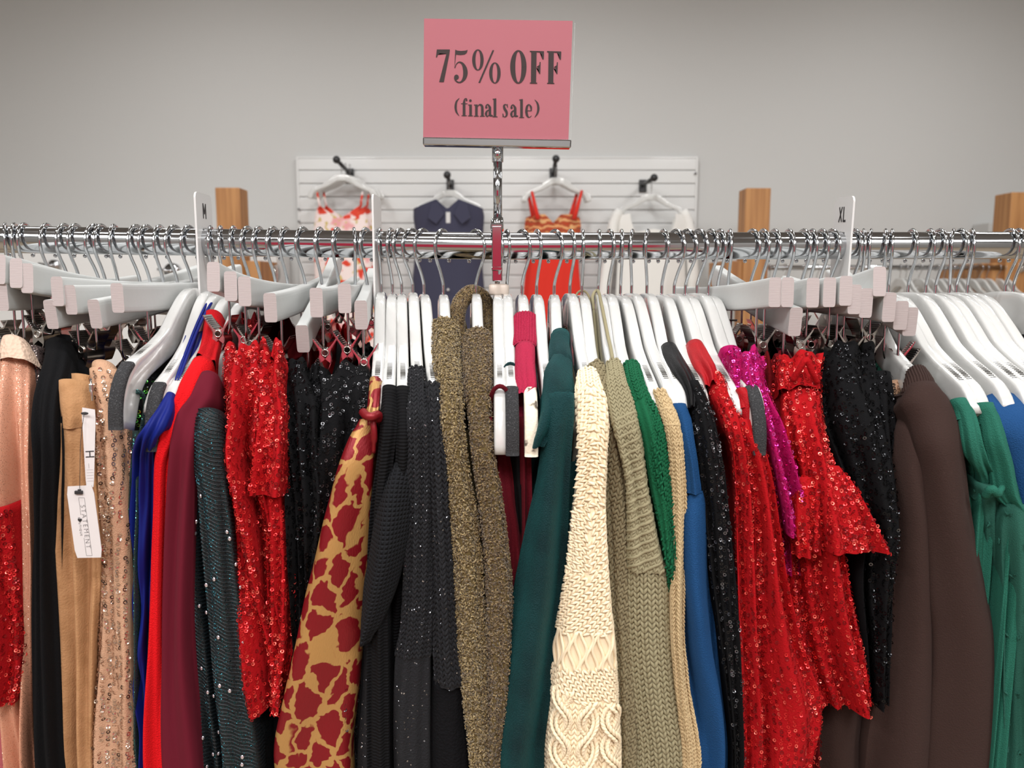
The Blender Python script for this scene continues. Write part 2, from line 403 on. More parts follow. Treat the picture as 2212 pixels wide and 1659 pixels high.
def sequins(mb, s, pitch=.0042, row=.0047, r=.00185, tilt=.4, mi=1, seed=0, keep=.8, vmax=.62):
    rng = np.random.RandomState(seed)
    us = np.arange(-.14, .14, row); vs = np.arange(.002, min(vmax, s.v[-1]), pitch)
    U, V = np.meshgrid(us, vs); U = U+rng.randn(*U.shape)*.0006+.004*np.sin(V*23); V = V+(np.arange(len(us))[None]*.37 % 1)*pitch+rng.randn(*U.shape)*.0004
    k = rng.rand(*U.shape) < keep
    scatter(mb, s, U[k], V[k], RING, (r, r, r), rot=rng.rand(k.sum())*6, lift=.0008, tilt=tilt, mi=mi, seed=seed)
def knit(mb, s, cw=.0055, ch=.0045, angle=0., v0=0, v1=9, thick=.5, mi=0, relief=None, lift=.0, seed=0, u0=-.2, u1=.2, slant=.42):
    """rows of V stitches; angle turns the whole lattice"""
    rng = np.random.RandomState(seed)
    R = .9; n1 = int(.34/cw); n2 = int(min(R, s.v[-1]+.2)/ch)+60
    A, B = np.meshgrid((np.arange(n1)-n1/2)*cw*1.0, (np.arange(n2)-30)*ch)
    if abs(angle) > 1e-3:
        n1 = int(1.0/cw); A, B = np.meshgrid((np.arange(n1)-n1/2)*cw, (np.arange(int(1.2/ch))-int(.6/ch))*ch)
        ca, sa = math.cos(angle), math.sin(angle); A, B = A*ca-B*sa, A*sa+B*ca+.3
    A = A.ravel(); B = B.ravel(); k = (B >= max(v0, 0)) & (B <= min(v1, s.v[-1])) & (A > u0) & (A < u1) & (np.abs(A) < .12)
    A = A[k]; B = B[k]
    lf = lift+(relief(A, B) if relief else 0)+rng.randn(len(A))*.0002
    if not np.shape(lf): lf = np.full(len(A), lf)
    ca, sa = math.cos(angle), math.sin(angle)
    for sg in (-1, 1):
        da = sg*cw*.24; jit = rng.randn(len(A))*.06
        scatter(mb, s, A+da*ca, B+da*sa, BLOB, (cw*.27, ch*.78, cw*.3*thick*2), rot=angle+sg*slant+jit, lift=lf, mi=mi)
def ribs(mb, s, pitch=.004, r=.0016, v0=0, v1=.1, mi=0, diag=0, nseg=30):
    """raised cords running down (or across) the cloth"""
    for u in np.arange(-.12, .12, pitch):
        vv = np.linspace(v0, v1, nseg); ok, P, Tu, Tv, N = sample(s, u+diag*(vv-v0), vv)
        if ok.sum() > 4: mb.tube(P, r, 5, mi)
def courses(mb, s, pitch=.005, r=.002, v0=0, v1=.6, mi=0, slope=0., n=26, wob=0):
    for v in np.arange(v0, v1, pitch):
        uu = np.linspace(-.12, .12, 90); ok, P, Tu, Tv, N = sample(s, uu, v+slope*uu+wob*np.sin(uu*300))
        if ok.sum() > 4: mb.tube(P, r, 5, mi)
# ---------------------------------------------------------------- setting
mb = MB(); mb.box((0, 3.80, 1.75), (5.2, .05, 1.85)); structure(mb.build('wall_back', M['wall']))
mb = MB(); mb.box((0, -.2, -.03), (5.2, 4.1, .03)); structure(mb.build('floor', M['floor']))
mb = MB(); mb.box((0, -.2, 3.63), (5.2, 4.1, .03)); structure(mb.build('ceiling', M['ceiling']))
mb = MB(); mb.box((-5.2, -.2, 1.75), (.05, 4.1, 1.85)); structure(mb.build('wall_left', M['wall']))
mb = MB(); mb.box((5.2, -.2, 1.75), (.05, 4.1, 1.85)); structure(mb.build('wall_right', M['wall']))

mb = MB(); mb.box((0, -4.3, 1.75), (5.2, .05, 1.85)); structure(mb.build('wall_front', M['wall']))
db = empty('pink_reflector_board', (-.25, -2.7, 0), 'hot pink display board across the shop, seen only as the pink glow in the chrome', 'board')  # unseen board, added to give the chrome its pink reflections
mb = MB(); mb.rbox((0, 0, 1.22), (.95, .02, .50), .006); mb.build('panel', mat('hot_pink_paint', S(235, 60, 95), .6), db)
for sx in (-.8, .8):
    mb = MB(); mb.tube([(sx, .03, 0), (sx, .03, 1.0)], .02, 12); mb.build('leg', M['wood'], db)
# ---------------------------------------------------------------- the chrome rail of the rack
RR = .0158
rack = empty('clothing_rack', (0, 0, 0), 'chrome clothing rack whose thick round rail crosses the whole picture in front', 'clothing rack')
xs = np.linspace(-.86, .86, 60)
mb = MB(); mb.tube(np.stack([xs, 0*xs, np.array([rail_z(x) for x in xs])], -1), RR, 40); mb.build('rail', M['chrome'], rack)
for sx in (-1, 1):
    mb = MB(); z = rail_z(sx*.86)
    mb.tube([(sx*.86, 0, .06), (sx*.86, 0, z+.02)], RR, 24); mb.sphere((sx*.86, 0, z+.02), .018); mb.build('upright', M['chrome'], rack)
    mb = MB(); mb.tube([(sx*.86, -.3, .06), (sx*.86, .3, .06)], RR, 16)
    for yy in (-.27, .27): mb.sphere((sx*.86, yy, .026), .026)
    mb.build('foot', M['chrome'], rack)
# ---------------------------------------------------------------- sign holder with the sale sign
xp = at(1074, 533, 0)[0]; YS = -.006
sh = empty('sale_sign', (xp, 0, rail_z(xp)), 'pink 75% OFF final sale sign on a chrome pole clamped to the rail', 'sign')
sp = lambda px, py, Y=YS: at(px, py, Y)-np.array(sh.location)
def local(px, py, Y=YS): return at(px, py, Y)-np.array(sh.location)
mb = MB()
for a, b, r in ((318, 350, .0066), (350, 470, .0052), (470, 497, .0066)):
    pa, pb = local(1075, a, 0), local(1075, b, 0); mb.tube([pa, pb], r, 20)
mb.build('pole', M['chrome'], sh)
mb = MB(); zt = .0; 
mb.rbox((0, -.019, -.002), (.0058, .0022, .0235), .001); mb.rbox((0, .019, -.002), (.0058, .0022, .0235), .001)
mb.rbox((0, 0, .0215), (.0075, .0195, .0035), .0015)
mb.tube([(0, 0, .021), (0, 0, .031)], .0075, 16)
mb.rbox((0, 0, -.0265), (.0062, .021, .0025), .001)
mb.rbox((0, 0, -.034), (.0060, .008, .007), .001)
mb.build('clamp', M['chrome'], sh)
mb = MB(); mb.tube([(0, 0, -.038), (0, 0, -.047)], .003, 10); a = np.linspace(0, 2*math.pi, 48, endpoint=False)
secs = [[(q*(1+.22*np.cos(3*t))*.0115*math.cos(t), q*(1+.22*np.cos(3*t))*.0115*math.sin(t), z) for t in a] for q, z in ((.85, -.044), (1, -.046), (1, -.055), (.85, -.057))]
mb.loft(secs); mb.build('knob', mat('ivory_plastic', S(196, 182, 170), .35), sh)
# the printed card and its clear sleeve stand in one plane
def sgn(px, py, Y): return local(px, py, Y)
cpts = [sgn(916, 40, YS), sgn(1237, 45, YS), sgn(1228, 301, YS), sgn(914, 299, YS)]
def plate(c4, y0, y1, name, m, parent, bev=0):
    mb = MB(); v = [np.array([p[0], y, p[2]]) for y in (y0, y1) for p in c4]
    f = [[0, 1, 2, 3], [7, 6, 5, 4], [0, 4, 5, 1], [1, 5, 6, 2], [2, 6, 7, 3], [3, 7, 4, 0]]
    mb.add(v, f, smooth=False); return mb.build(name, m, parent)
plate(cpts, YS, YS+.0012, 'card', M['pinkcard'], sh)
mb = MB()
ac = [sgn(914.5, 39, YS), sgn(1243, 45, YS), sgn(1234, 303, YS), sgn(912.5, 300, YS)]
def rim(c4, y0, y1, t):
    c = sum(c4)/4
    for i in range(4):
        a, b = c4[i], c4[(i+1) % 4]
        if i != 1: continue
        q = [a, b, b+(c-b)*t, a+(c-a)*t]; v = [np.array([p[0], y, p[2]]) for y in (y0, y1) for p in q]
        mb.add(v, [[0, 1, 2, 3], [7, 6, 5, 4], [0, 4, 5, 1], [1, 5, 6, 2], [2, 6, 7, 3], [3, 7, 4, 0]], smooth=False)
rim(ac, YS-.001, YS+.004, .012)
mb.build('acrylic_sleeve', M['acrylic'], sh)
mb = MB(); br = [sgn(914, 297, YS), sgn(1234, 303, YS), sgn(1233, 321, YS), sgn(914, 315, YS)]
v = [np.array([p[0], y, p[2]]) for y in (YS-.0045, YS+.008) for p in br]
mb.add(v, [[0, 1, 2, 3], [7, 6, 5, 4], [0, 4, 5, 1], [1, 5, 6, 2], [2, 6, 7, 3], [3, 7, 4, 0]], smooth=False)
ob = mb.build('base_channel', M['chrome'], sh)
bv = ob.modifiers.new('b', 'BEVEL'); bv.width = .0015; bv.segments = 2
# lettering: outlines drawn in the sign's own plane
def Z(x, y): return sgn(880+x/5.185, 20+y/5.185, YS-.0004)
def stroke(pts):
    P = smoothpath([p[:2] for p in pts], 26); d = np.r_[0, np.cumsum(np.linalg.norm(np.diff(np.array([p[:2] for p in pts], float), axis=0), axis=1))]
    wd = np.interp(np.linspace(0, d[-1], 26), d, [p[2] for p in pts])/2
    T = np.gradient(P, axis=0); T /= np.linalg.norm(T, axis=1, keepdims=True)+1e-9; Nn = np.stack([-T[:, 1], T[:, 0]], -1)
    A = P+Nn*wd[:, None]; B = P-Nn*wd[:, None]
    return [[A[i], A[i+1], B[i+1], B[i]] for i in range(25)]
def ell(cx, cy, rx, ry, ix=None, iy=None, n=40):
    t = np.linspace(0, 2*math.pi, n+1)
    o = np.stack([cx+rx*np.cos(t), cy+ry*np.sin(t)], -1)
    if ix is None: return [list(o[:-1])]
    i = np.stack([cx+ix*np.cos(t), cy+iy*np.sin(t)], -1)
    return [[o[k], o[k+1], i[k+1], i[k]] for k in range(n)]
def rect(x0, y0, x1, y1): return [[(x0, y0), (x1, y0), (x1, y1), (x0, y1)]]
G = []
G += [[(330, 450), (476, 450), (470, 500), (438, 500), (365, 494), (342, 508), (332, 538), (320, 538)], [(438, 495), (470, 500), (408, 815), (356, 815)]]
G += [[(540, 453), (545, 508), (534, 605), (527, 658), (536, 455)], [(538, 453), (560, 463), (600, 467), (650, 463), (675, 455), (665, 488), (640, 506), (600, 511), (544, 507)]]
G += stroke([(531, 658, 9), (548, 615, 9), (580, 591, 14), (618, 610, 26), (643, 660, 46), (650, 715, 50), (638, 770, 40), (605, 812, 18), (570, 818, 14), (538, 795, 16), (530, 765, 16)]) + ell(550, 760, 26, 28)
G += ell(790, 567, 64, 118, 28, 108) + ell(980, 713, 64, 118, 28, 108) + [[(953, 458), (972, 458), (815, 823), (795, 823)]]
G += ell(1243, 645, 91, 188, 35, 173)
for dx, dy in ((0, 0), (193, 3)):
    q = []
    q += [[(1388, 474), (1447, 476), (1441, 826), (1384, 824)], [(1372, 465), (1530, 470), (1530, 484), (1372, 478)], [(1480, 476), (1530, 476), (1527, 560), (1513, 560), (1505, 510)],
          [(1445, 648), (1466, 643), (1478, 625), (1482, 590), (1492, 590), (1490, 656)], [(1445, 660), (1490, 655), (1488, 722), (1478, 722), (1470, 682), (1460, 666)], [(1372, 820), (1453, 822), (1453, 833), (1372, 831)]]
    G += [[(x+dx, y+dy) for x, y in p] for p in q]
G += stroke([(582, 995, 4), (550, 1035, 20), (540, 1095, 26), (550, 1150, 20), (580, 1194, 4)])
G += rect(620, 1045, 650, 1194) + stroke([(635, 1050, 28), (640, 1012, 15), (655, 998, 8), (667, 1008, 12)]) + ell(662, 1017, 10, 11) + rect(601, 1054, 674, 1061) + rect(607, 1188, 666, 1196)
G += ell(706, 1023, 14, 14) + rect(693, 1072, 722, 1196) + [[(680, 1068), (722, 1066), (722, 1080), (680, 1076)]] + rect(680, 1190, 736, 1198)
G += rect(759, 1074, 787, 1200) + [[(746, 1068), (787, 1066), (787, 1080), (746, 1076)]] + rect(746, 1193, 800, 1201) + stroke([(786, 1092, 6), (800, 1072, 10), (820, 1070, 20), (838, 1095, 28), (840, 1200, 30)]) + rect(812, 1194, 868, 1202)
for dx, dy in ((0, 0), (283, 5)):
    q = rect(910, 1095, 938, 1196) + stroke([(880, 1098, 16), (884, 1076, 12), (903, 1067, 12), (924, 1098, 28)]) + ell(884, 1098, 13, 13) + stroke([(922, 1125, 8), (892, 1140, 16), (881, 1172, 27), (894, 1200, 12), (915, 1184, 6)]) + [[(912, 1188), (940, 1180), (958, 1188), (956, 1198), (930, 1202)]]
    G += [[(x+dx, y+dy) for x, y in p] for p in q]
for dx, dy in ((0, 0), (298, 8)):
    q = rect(966, 1006, 995, 1206) + [[(955, 1003), (995, 997), (995, 1012), (955, 1012)]] + rect(953, 1200, 1010, 1208)
    G += [[(x+dx, y+dy) for x, y in p] for p in q]
G += stroke([(1122, 1098, 10), (1116, 1075, 8), (1098, 1066, 10), (1082, 1080, 22), (1090, 1115, 28), (1110, 1150, 28), (1112, 1185, 20), (1092, 1206, 9), (1075, 1195, 8), (1070, 1172, 12)]) + rect(1116, 1062, 1124, 1100) + rect(1066, 1168, 1073, 1208)
G += rect(1335, 1133, 1392, 1141) + stroke([(1387, 1138, 10), (1384, 1095, 22), (1364, 1068, 10), (1342, 1085, 22), (1333, 1140, 28), (1342, 1190, 24), (1364, 1211, 9), (1392, 1192, 5)])
G += stroke([(1426, 1012, 4), (1456, 1052, 20), (1467, 1110, 26), (1456, 1165, 20), (1426, 1210, 4)])
poly_mesh([[Z(*p[:2]) for p in g] for g in G], 'lettering', M['signink'], sh)
# ---------------------------------------------------------------- size dividers on the rail
def text_mesh(s, size, name, m, parent, loc, rot, sx=1, ext=.0, align='CENTER', bold=0):
    c = bpy.data.curves.new(name, 'FONT'); c.body = s; c.size = size; c.align_x = align; c.align_y = 'CENTER'; c.extrude = ext; c.offset = bold
    t = bpy.data.objects.new(name, c); col.objects.link(t); dg = bpy.context.evaluated_depsgraph_get()
    me = bpy.data.meshes.new_from_object(t.evaluated_get(dg)); bpy.data.objects.remove(t)
    me.name = name; me.materials.clear(); me.materials.append(m); o = bpy.data.objects.new(name, me); col.objects.link(o)
    o.parent = parent; o.location = loc; o.rotation_euler = rot; o.scale = (sx, 1, 1); return o
def divider(px, lab, text, face, tilt=0, yaw=0):
    x = at(px, 530, 0)[0]; e = empty('size_divider', (x, 0, rail_z(x)), lab, 'size divider')
    e.rotation_euler = (tilt, 0, yaw)
    # plate outline in (y, z) with rounded corners, and the rod hole
    hw, z0, z1, r = .0255, -.078, .056, .007
    out = []
    for cx, cz, a0 in ((hw-r, z1-r, 0), (-hw+r, z1-r, 90), (-hw+r, z0+r, 180), (hw-r, z0+r, 270)):
        for k in range(7): a = math.radians(a0+15*k); out.append((cx+r*math.cos(a), cz+r*math.sin(a)))
    out = np.array(out); n = len(out)
    # resample the outline to match hole vertices by angle
    A = np.arctan2(out[:, 1]+.0, out[:, 0]); hole = np.stack([.0175*np.cos(A), .0175*np.sin(A)], -1)
    tk = .0011; mb = MB(); secs = []
    for P, xx in ((hole, -tk), (out, -tk), (out, tk), (hole, tk), (hole, -tk)):
        secs.append([(xx, p[0], p[1]) for p in P])
    mb.grid(np.array(secs), wrapu=True, smooth=False); mb.build('plate', M['plastic'], e)
    def stroke2(a, b, w=.0027):
        a = np.array(a, float); b = np.array(b, float); d = (b-a)/np.linalg.norm(b-a); q = np.array([-d[1], d[0]])*w/2
        return [(face*(.0013+.000002*len(L)), face*p[0], p[1]+.036) for p in (a+q, b+q, b-q, a-q)]
    L = []
    segs = {'M': [((-.0040, -.0087), (-.0040, .0087)), ((.0040, -.0087), (.0040, .0087)), ((-.0038, .0082), (0, -.0035)), ((.0038, .0082), (0, -.0035))],
            'XL': [((-.0105, -.0087), (-.0025, .0087)), ((-.0025, -.0087), (-.0105, .0087)), ((.0020, -.0087), (.0020, .0087)), ((.0020, -.0077), (.0085, -.0077))]}
    for a_, b_ in segs.get(text, []): L.append(stroke2(a_, b_))
    if L: poly_mesh(L, 'size_letter', M['ink'], e)
divider(443, 'white plastic size divider printed with a black M', 'M', 1, yaw=.03)
divider(815, 'blank white size divider seen almost edge-on, left of the sign pole', None, 1)
divider(1818, 'white plastic size divider printed with black XL', 'XL', -1, tilt=math.radians(3))

# ---------------------------------------------------------------- hangers
def sup(n=16, e=3.2):
    t = np.linspace(0, 2*math.pi, n, endpoint=False)+math.pi/n
    c, s_ = np.cos(t), np.sin(t); return np.sign(c)*np.abs(c)**(2/e), np.sign(s_)*np.abs(s_)**(2/e)
def coat_body(foot=True):
    mb = MB(); st = [(0, -.0765, .0205), (.03, -.0785, .0205), (.05, -.0885, .0205), (.075, -.1045, .0175), (.10, -.121, .0145), (.13, -.134, .0128), (.16, -.1455, .0128), (.180, -.156, .0155), (.193, -.172, .0165), (.200, -.189, .0165), (.2035, -.205, .0125)]
    if not foot: st = st[:7]+[(.18, -.153, .0115), (.193, -.162, .0085), (.199, -.169, .005)]
    a = np.array(st); a = np.vstack([a[::-1]*np.array([-1, 1, 1]), a[1:]])
    P = smoothpath(a[:, :2], 70); d = np.r_[0, np.cumsum(np.linalg.norm(np.diff(a[:, :2], axis=0), axis=1))]
    h = np.interp(np.linspace(0, d[-1], 70), d, a[:, 2]); T = np.gradient(P, axis=0); T /= np.linalg.norm(T, axis=1, keepdims=True)
    Nn = np.stack([-T[:, 1], T[:, 0]], -1); cx, cz = sup(20, 6.5); secs = []
    for i in range(70):
        tk = .0064-.0008*(abs(P[i, 0]) < .03)
        secs.append([(tk*cx[k], P[i, 0]+Nn[i, 0]*h[i]*cz[k], P[i, 1]+Nn[i, 1]*h[i]*cz[k]) for k in range(20)])
    mb.loft(secs); return mb.mesh('hanger_body', [M['lacquer']])
def arm_top(s):
    """top line of the arm (s, z) and its slope"""
    z = np.interp(s, [.12, .14, .165, .183, .197], [-.1182, -.126, -.1345, -.1435, -.1575]); return z
def grip_mesh(side=-1):
    mb = MB(); n = 11
    for sg in (side,):
        for k in range(n):
            s0 = .142+k*.0031; z = arm_top(s0); sl = math.atan2(arm_top(s0+.003)-arm_top(s0-.003), .006)
            R = np.array(Matrix.Rotation(-sg*sl*1.0, 3, 'X')) if sg < 0 else np.array(Matrix.Rotation(sl, 3, 'X'))
            mb.rbox((0, sg*s0, z+.0003), (.0026, .0011, .0012), .0004, R=R)
        s0 = .142+5*.0031; sl = math.atan2(arm_top(.172)-arm_top(.142), .03)
        mb.box((0, sg*s0, arm_top(s0)-.0004), (.0022, .0165, .0008), R=np.array(Matrix.Rotation(sg*sl, 3, 'X')))
    return mb.mesh('grip_strip', [M['grip']])
def foam_mesh(m):
    mb = MB(); P = smoothpath([(.190, -.1445), (.203, -.155), (.2125, -.170), (.2165, -.187), (.2165, -.204)], 18); cx, cz = sup(14, 3)
    T = np.gradient(P, axis=0); T /= np.linalg.norm(T, axis=1, keepdims=True); Nn = np.stack([-T[:, 1], T[:, 0]], -1)
    for sg in (-1,):
        mb.loft([[(.0064*cx[k], sg*(P[i, 0]+Nn[i, 0]*.0035*cz[k]), P[i, 1]+Nn[i, 1]*.0035*cz[k]) for k in range(14)] for i in range(18)])
    return mb.mesh('foam_tip', [m])
def hook_mesh(stem=-.062):
    r = .0215; mb = MB(); zc = .0180+.0003-r
    pts = [(0, stem), (0, -.048), (.0015, -.042), (.0075, -.031), (.0155, -.020), (.0203, -.011)]
    for a in range(5, 222, 9): pts.append((r*math.cos(math.radians(a)), zc+r*math.sin(math.radians(a))))
    P = smoothpath(pts, 70); mb.tube([(0, -p[0], p[1]) for p in P], .00185, 10); mb.sphere((0, -P[-1][0], P[-1][1]), .0024, n=6)
    return mb.mesh('hook', [M['chrome']])
COAT = coat_body(); COATS = coat_body(False); GRIP = grip_mesh(); GRIPB = grip_mesh(1); FOAM = foam_mesh(M['foam']); FOAMW = foam_mesh(M['foamworn']); HOOK = hook_mesh()
def add(name, me, parent, loc=(0, 0, 0), rot=(0, 0, 0), label=None):
    o = bpy.data.objects.new(name, me); col.objects.link(o); o.parent = parent; o.location = loc; o.rotation_euler = rot
    if label: o['label'] = label
    return o
def hook_yaw(xb, xf):
    """turn of the hook about its stem from where stem and front bend are seen"""
    Xb = at(xb, 600, 0)[0]; Xf = at(xf, 528, -.018)[0]; s = max(-.93, min(.93, (Xf-Xb)/.0215)); return math.asin(s)
GC = 'white shoulder hangers on the front rail'; GB = 'clip hangers on the front rail'
def coat(xb, xf, label, foam=0, ny=640, yaw=0, tilt=0):
    foot = foam > 0 or xb == 1075; foam = foam if foam < 3 else 0
    x = at(xb, ny, 0)[0]; z = rail_z(x)+(at(xb, 640, 0)[2]-at(xb, ny, 0)[2])*-.6
    e = empty('coat_hanger', (x, 0, z), label, 'hanger', GC, rz=yaw)
    e.rotation_euler = (-tilt, 0, yaw)
    add('hanger_body', COAT if foot else COATS, e); add('grip_strip', GRIP, e, label='grey ribbed grip strip'); add('grip_strip', GRIPB, e, label='grey ribbed grip strip')
    dz = rail_z(x)-z
    add('hook', HOOK, e, (0, 0, dz), (tilt, 0, hook_yaw(xb, xf)-yaw))
    if foam: add('foam_tip', FOAM if foam == 1 else FOAMW, e, label='dark grey foam tip' if foam == 1 else 'worn cream foam tip')
    return e
# clip hanger pieces
def bar_mesh(Lh=.160):
    mb = MB(); cx, cz = sup(20, 8); secs = []; ss = np.linspace(-Lh, Lh, 15)
    for s_ in ss:
        z = -.014+.004*(s_/Lh)**2
        secs.append([(.0063*cx[k], s_, z+(.0142*cz[k]+(.001*(1-cx[k]**2) if cz[k] > 0 else 0))) for k in range(20)])
    P = np.array(secs); mb.grid(P, 0, wrapu=True, smooth=False)
    for e, fl in ((P[0], 0), (P[-1], 1)):
        c = e.mean(0); q = np.stack([np.repeat(c[None], 20, 0), e]) ; mb.grid(q if fl else q[::-1], 1, wrapu=True, smooth=False)
    return mb.mesh('wooden_bar', [M['barpaint'], M['endgrain']])
def clip_plate(sg):
    """one leaf of the spring clip: handle flares up and out, jaw closes below; side ears carry the pin"""
    mb = MB(); pr = [(.0150, .0195), (.0118, .013), (.0062, .004), (.0052, -.001), (.0062, -.007), (.0040, -.015), (.0012, -.0205)]
    P = smoothpath(pr, 14); Yh = .0125; th = .0007; G_ = []
    for off in (-th/2, th/2):
        G_.append([[(sg*(p[0]+off), y, p[1]) for y in np.linspace(-Yh, Yh, 3)] for p in P])
    A = np.array(G_[0]); B = np.array(G_[1]); mb.grid(A, smooth=True); mb.grid(B[::-1], smooth=True)
    for q in (0, -1): mb.grid(np.stack([A[:, q], B[:, q]]), smooth=False)
    mb.grid(np.stack([A[0], B[0]]), smooth=False); mb.grid(np.stack([A[-1], B[-1]]), smooth=False)
    for y in (-Yh, Yh):
        inner = [( -.0005, .0012), (.0022, .0035), (.0052, .0085), (.0085, .0145), (.0118, .0175)]
        o = smoothpath([(.0150, .0195), (.0118, .013), (.0062, .004), (.0052, -.001), (.0062, -.007), (.0058, -.012)], 12)
        inn = smoothpath([(.0135, .0175), (.0085, .0105), (.0035, .0045), (-.0035, .001), (-.0018, -.0045), (.0045, -.010)], 12)
        g = np.array([[(sg*o[i][0], y, o[i][1]), (sg*inn[i][0], y, inn[i][1])] for i in range(12)]); mb.grid(g, smooth=False)
    return mb.mesh('clip_jaw', [M['nickel']])
def spring_mesh():
    mb = MB(); t = np.linspace(0, 2*math.pi*6, 90); r = .0038
    mb.tube(np.stack([r*np.cos(t), -.0128+t/t[-1]*.0256, r*np.sin(t)], -1), .0006, 5)
    for y in (-.0133, .0133):
        t = np.linspace(0, 2*math.pi, 20, endpoint=False); mb.tube(np.stack([.0034*np.cos(t), y+0*t, .0034*np.sin(t)], -1), .0008, 6, closed=True)
    return mb.mesh('clip_spring', [M['nickel']])
def ridge_mesh():
    mb = MB()
    for sg in (-1, 1):
        for k in range(7):
            u = k/6; mb.rbox((sg*(.0066+u*.0070), 0, .0055+u*.012), (.0008, .0105, .0006), .0003)
    return mb.mesh('clip_ridges', [M['darksteel']])
def wire_mesh(drop=.036, turn=.022):
    mb = MB(); P = smoothpath([(0, 0, .004), (0, 0, -.02), (0, .0004, -drop+.008), (0, .004, -drop+.001), (0, .011, -drop), (0, turn, -drop)], 40)
    mb.tube(P, .0014, 8); return mb.mesh('clip_wire', [M['chrome']])
BAR = bar_mesh(); JAWS = [clip_plate(1), clip_plate(-1)]; SPRING = spring_mesh(); RIDGE = ridge_mesh(); WIRE = wire_mesh(); WIRE0 = wire_mesh(.036, .012)
HOOKB = hook_mesh(-.052)
CLIPS = {}
def bar(xb, xf, label, end=None, clip_s=.118, rot=0, wrot=0, drop=0, straight=False, flip=1):
    """xb, xf: hook stem and front bend; end: centre pixel of the near end face"""
    x = at(xb, 600, 0)[0]; zr = rail_z(x); zn = zr-.048
    if end is None: Lx, dz = x, 0.004
    else:
        p = at(end[0], end[1], -.155); Lx = p[0]; dz = p[2]+.010-zn
    dx = max(-.1, min(.1, Lx-x)); yaw = math.atan2(dx, .155); tilt = math.atan2(dz, .158)
    e = empty('clip_hanger', (x, 0, zr), label, 'hanger', GB, rz=yaw)
    b = add('wooden_bar', BAR, e, (0, 0, zn-zr), (-tilt, 0, 0), 'white painted bar with a raw sawn end')
    add('hook', HOOKB, e, (0, 0, 0), (0, 0, hook_yaw(xb, xf)-yaw))
    for sg in (-1, 1):
        s_ = sg*clip_s; z0 = zn-zr-.028+(-s_/.158*dz if True else 0)
        w_ = add('clip_wire', WIRE if not straight else WIRE0, e, (0, s_, z0), (0, 0, (wrot if sg < 0 else math.pi-wrot)))
        tz = (.022 if not straight else .012); yy = s_-sg*tz*math.cos(wrot)*1.0; xx = tz*math.sin(wrot)*(1 if sg < 0 else -1)*-1
        c = bpy.data.objects.new('spring_clip', SPRING); col.objects.link(c); c.parent = e
        c.location = (xx, yy, z0-.036); c.rotation_euler = (0, 0, rot)
        for J in JAWS: add('clip_jaw', J, c)
        add('clip_ridges', RIDGE, c)
        if sg < 0: CLIPS[label] = (x, yy, zr+z0-.036)
    return e
# ---------------------------------------------------------------- the hangers, left to right
# clip hangers of the left group (stem px, hook bend px, near end face centre)
B = {}
LB = [
 (21, 12, None, 'clip hanger nearest the left edge of the picture'),
 (41, 28, None, 'clip hanger second from the left edge, hooks nearly touching its neighbours'),
 (62, 42, None, 'clip hanger third from the left edge, hook slanting right'),
 (110, 90, None, 'clip hanger fourth from the left edge, alone between two gaps'),
 (148, 125, None, 'clip hanger fifth hook from the left edge'),
 (172, 150, (8, 640), 'clip hanger with its low end block cut by the left edge'),
 (214, 187, (6, 583), 'clip hanger with its high end block cut by the left edge'),
 (227, 206, (42, 591), 'clip hanger whose long bar rises highest at the far left'),
 (254, 240, (66, 602), 'clip hanger hidden behind the long far left bar'),
 (302, 279, (112, 680), 'clip hanger with the lowest end block above the black sweater'),
 (324, 302, (130, 630), 'clip hanger with end block above and behind the tan collar'),
 (352, 335, (157, 648), 'clip hanger with end block right over the swing tags'),
 (383, 359, (207, 679), 'clip hanger with chipped corner paint above the champagne sequins'),
 (414, 393, (259, 644), 'clip hanger with broad bar beside the foam tipped hanger'),
]
for i, (a, b, e, l) in enumerate(LB):
    B[l] = bar(a, b, 'white '+l, e, clip_s=(.118, .105, .125)[i % 3], rot=(0, .15, -.1)[i % 3], wrot=(0, .3, .9)[i % 3])
LB2 = [
 (564, 548, (465, 599), 'clip hanger rising beside the M divider'),
 (595, 578, (502, 619), 'clip hanger second right of the M divider'),
 (621, 606, (532, 630), 'clip hanger over the left side of the red sequined top'),
 (659, 640, (586, 665), 'clip hanger with bar slanting up to the right over red sequins'),
 (732, 720, (685, 654), 'clip hanger with pink lit clip over the black sequins'),
 (767, 768, (745, 645), 'clip hanger with the bronze lit clip in front of the floral dress'),
 (793, 778, (780, 681), 'clip hanger beside the blank divider, its clip leaning right'),
]
for i, (a, b, e, l) in enumerate(LB2):
    st = i >= 4
    B[l] = bar(a, b, 'white '+l, e, clip_s=.125 if st else .118, rot=(.0, .1, -.12)[i % 3], wrot=0 if st else (.7, .3, .5, .4)[i % 4], straight=st)
B['low'] = bar(695, 682, 'white clip hanger turned askew, its low end block in front of black sequins', (652, 737), clip_s=.12, rot=.3, wrot=.3)
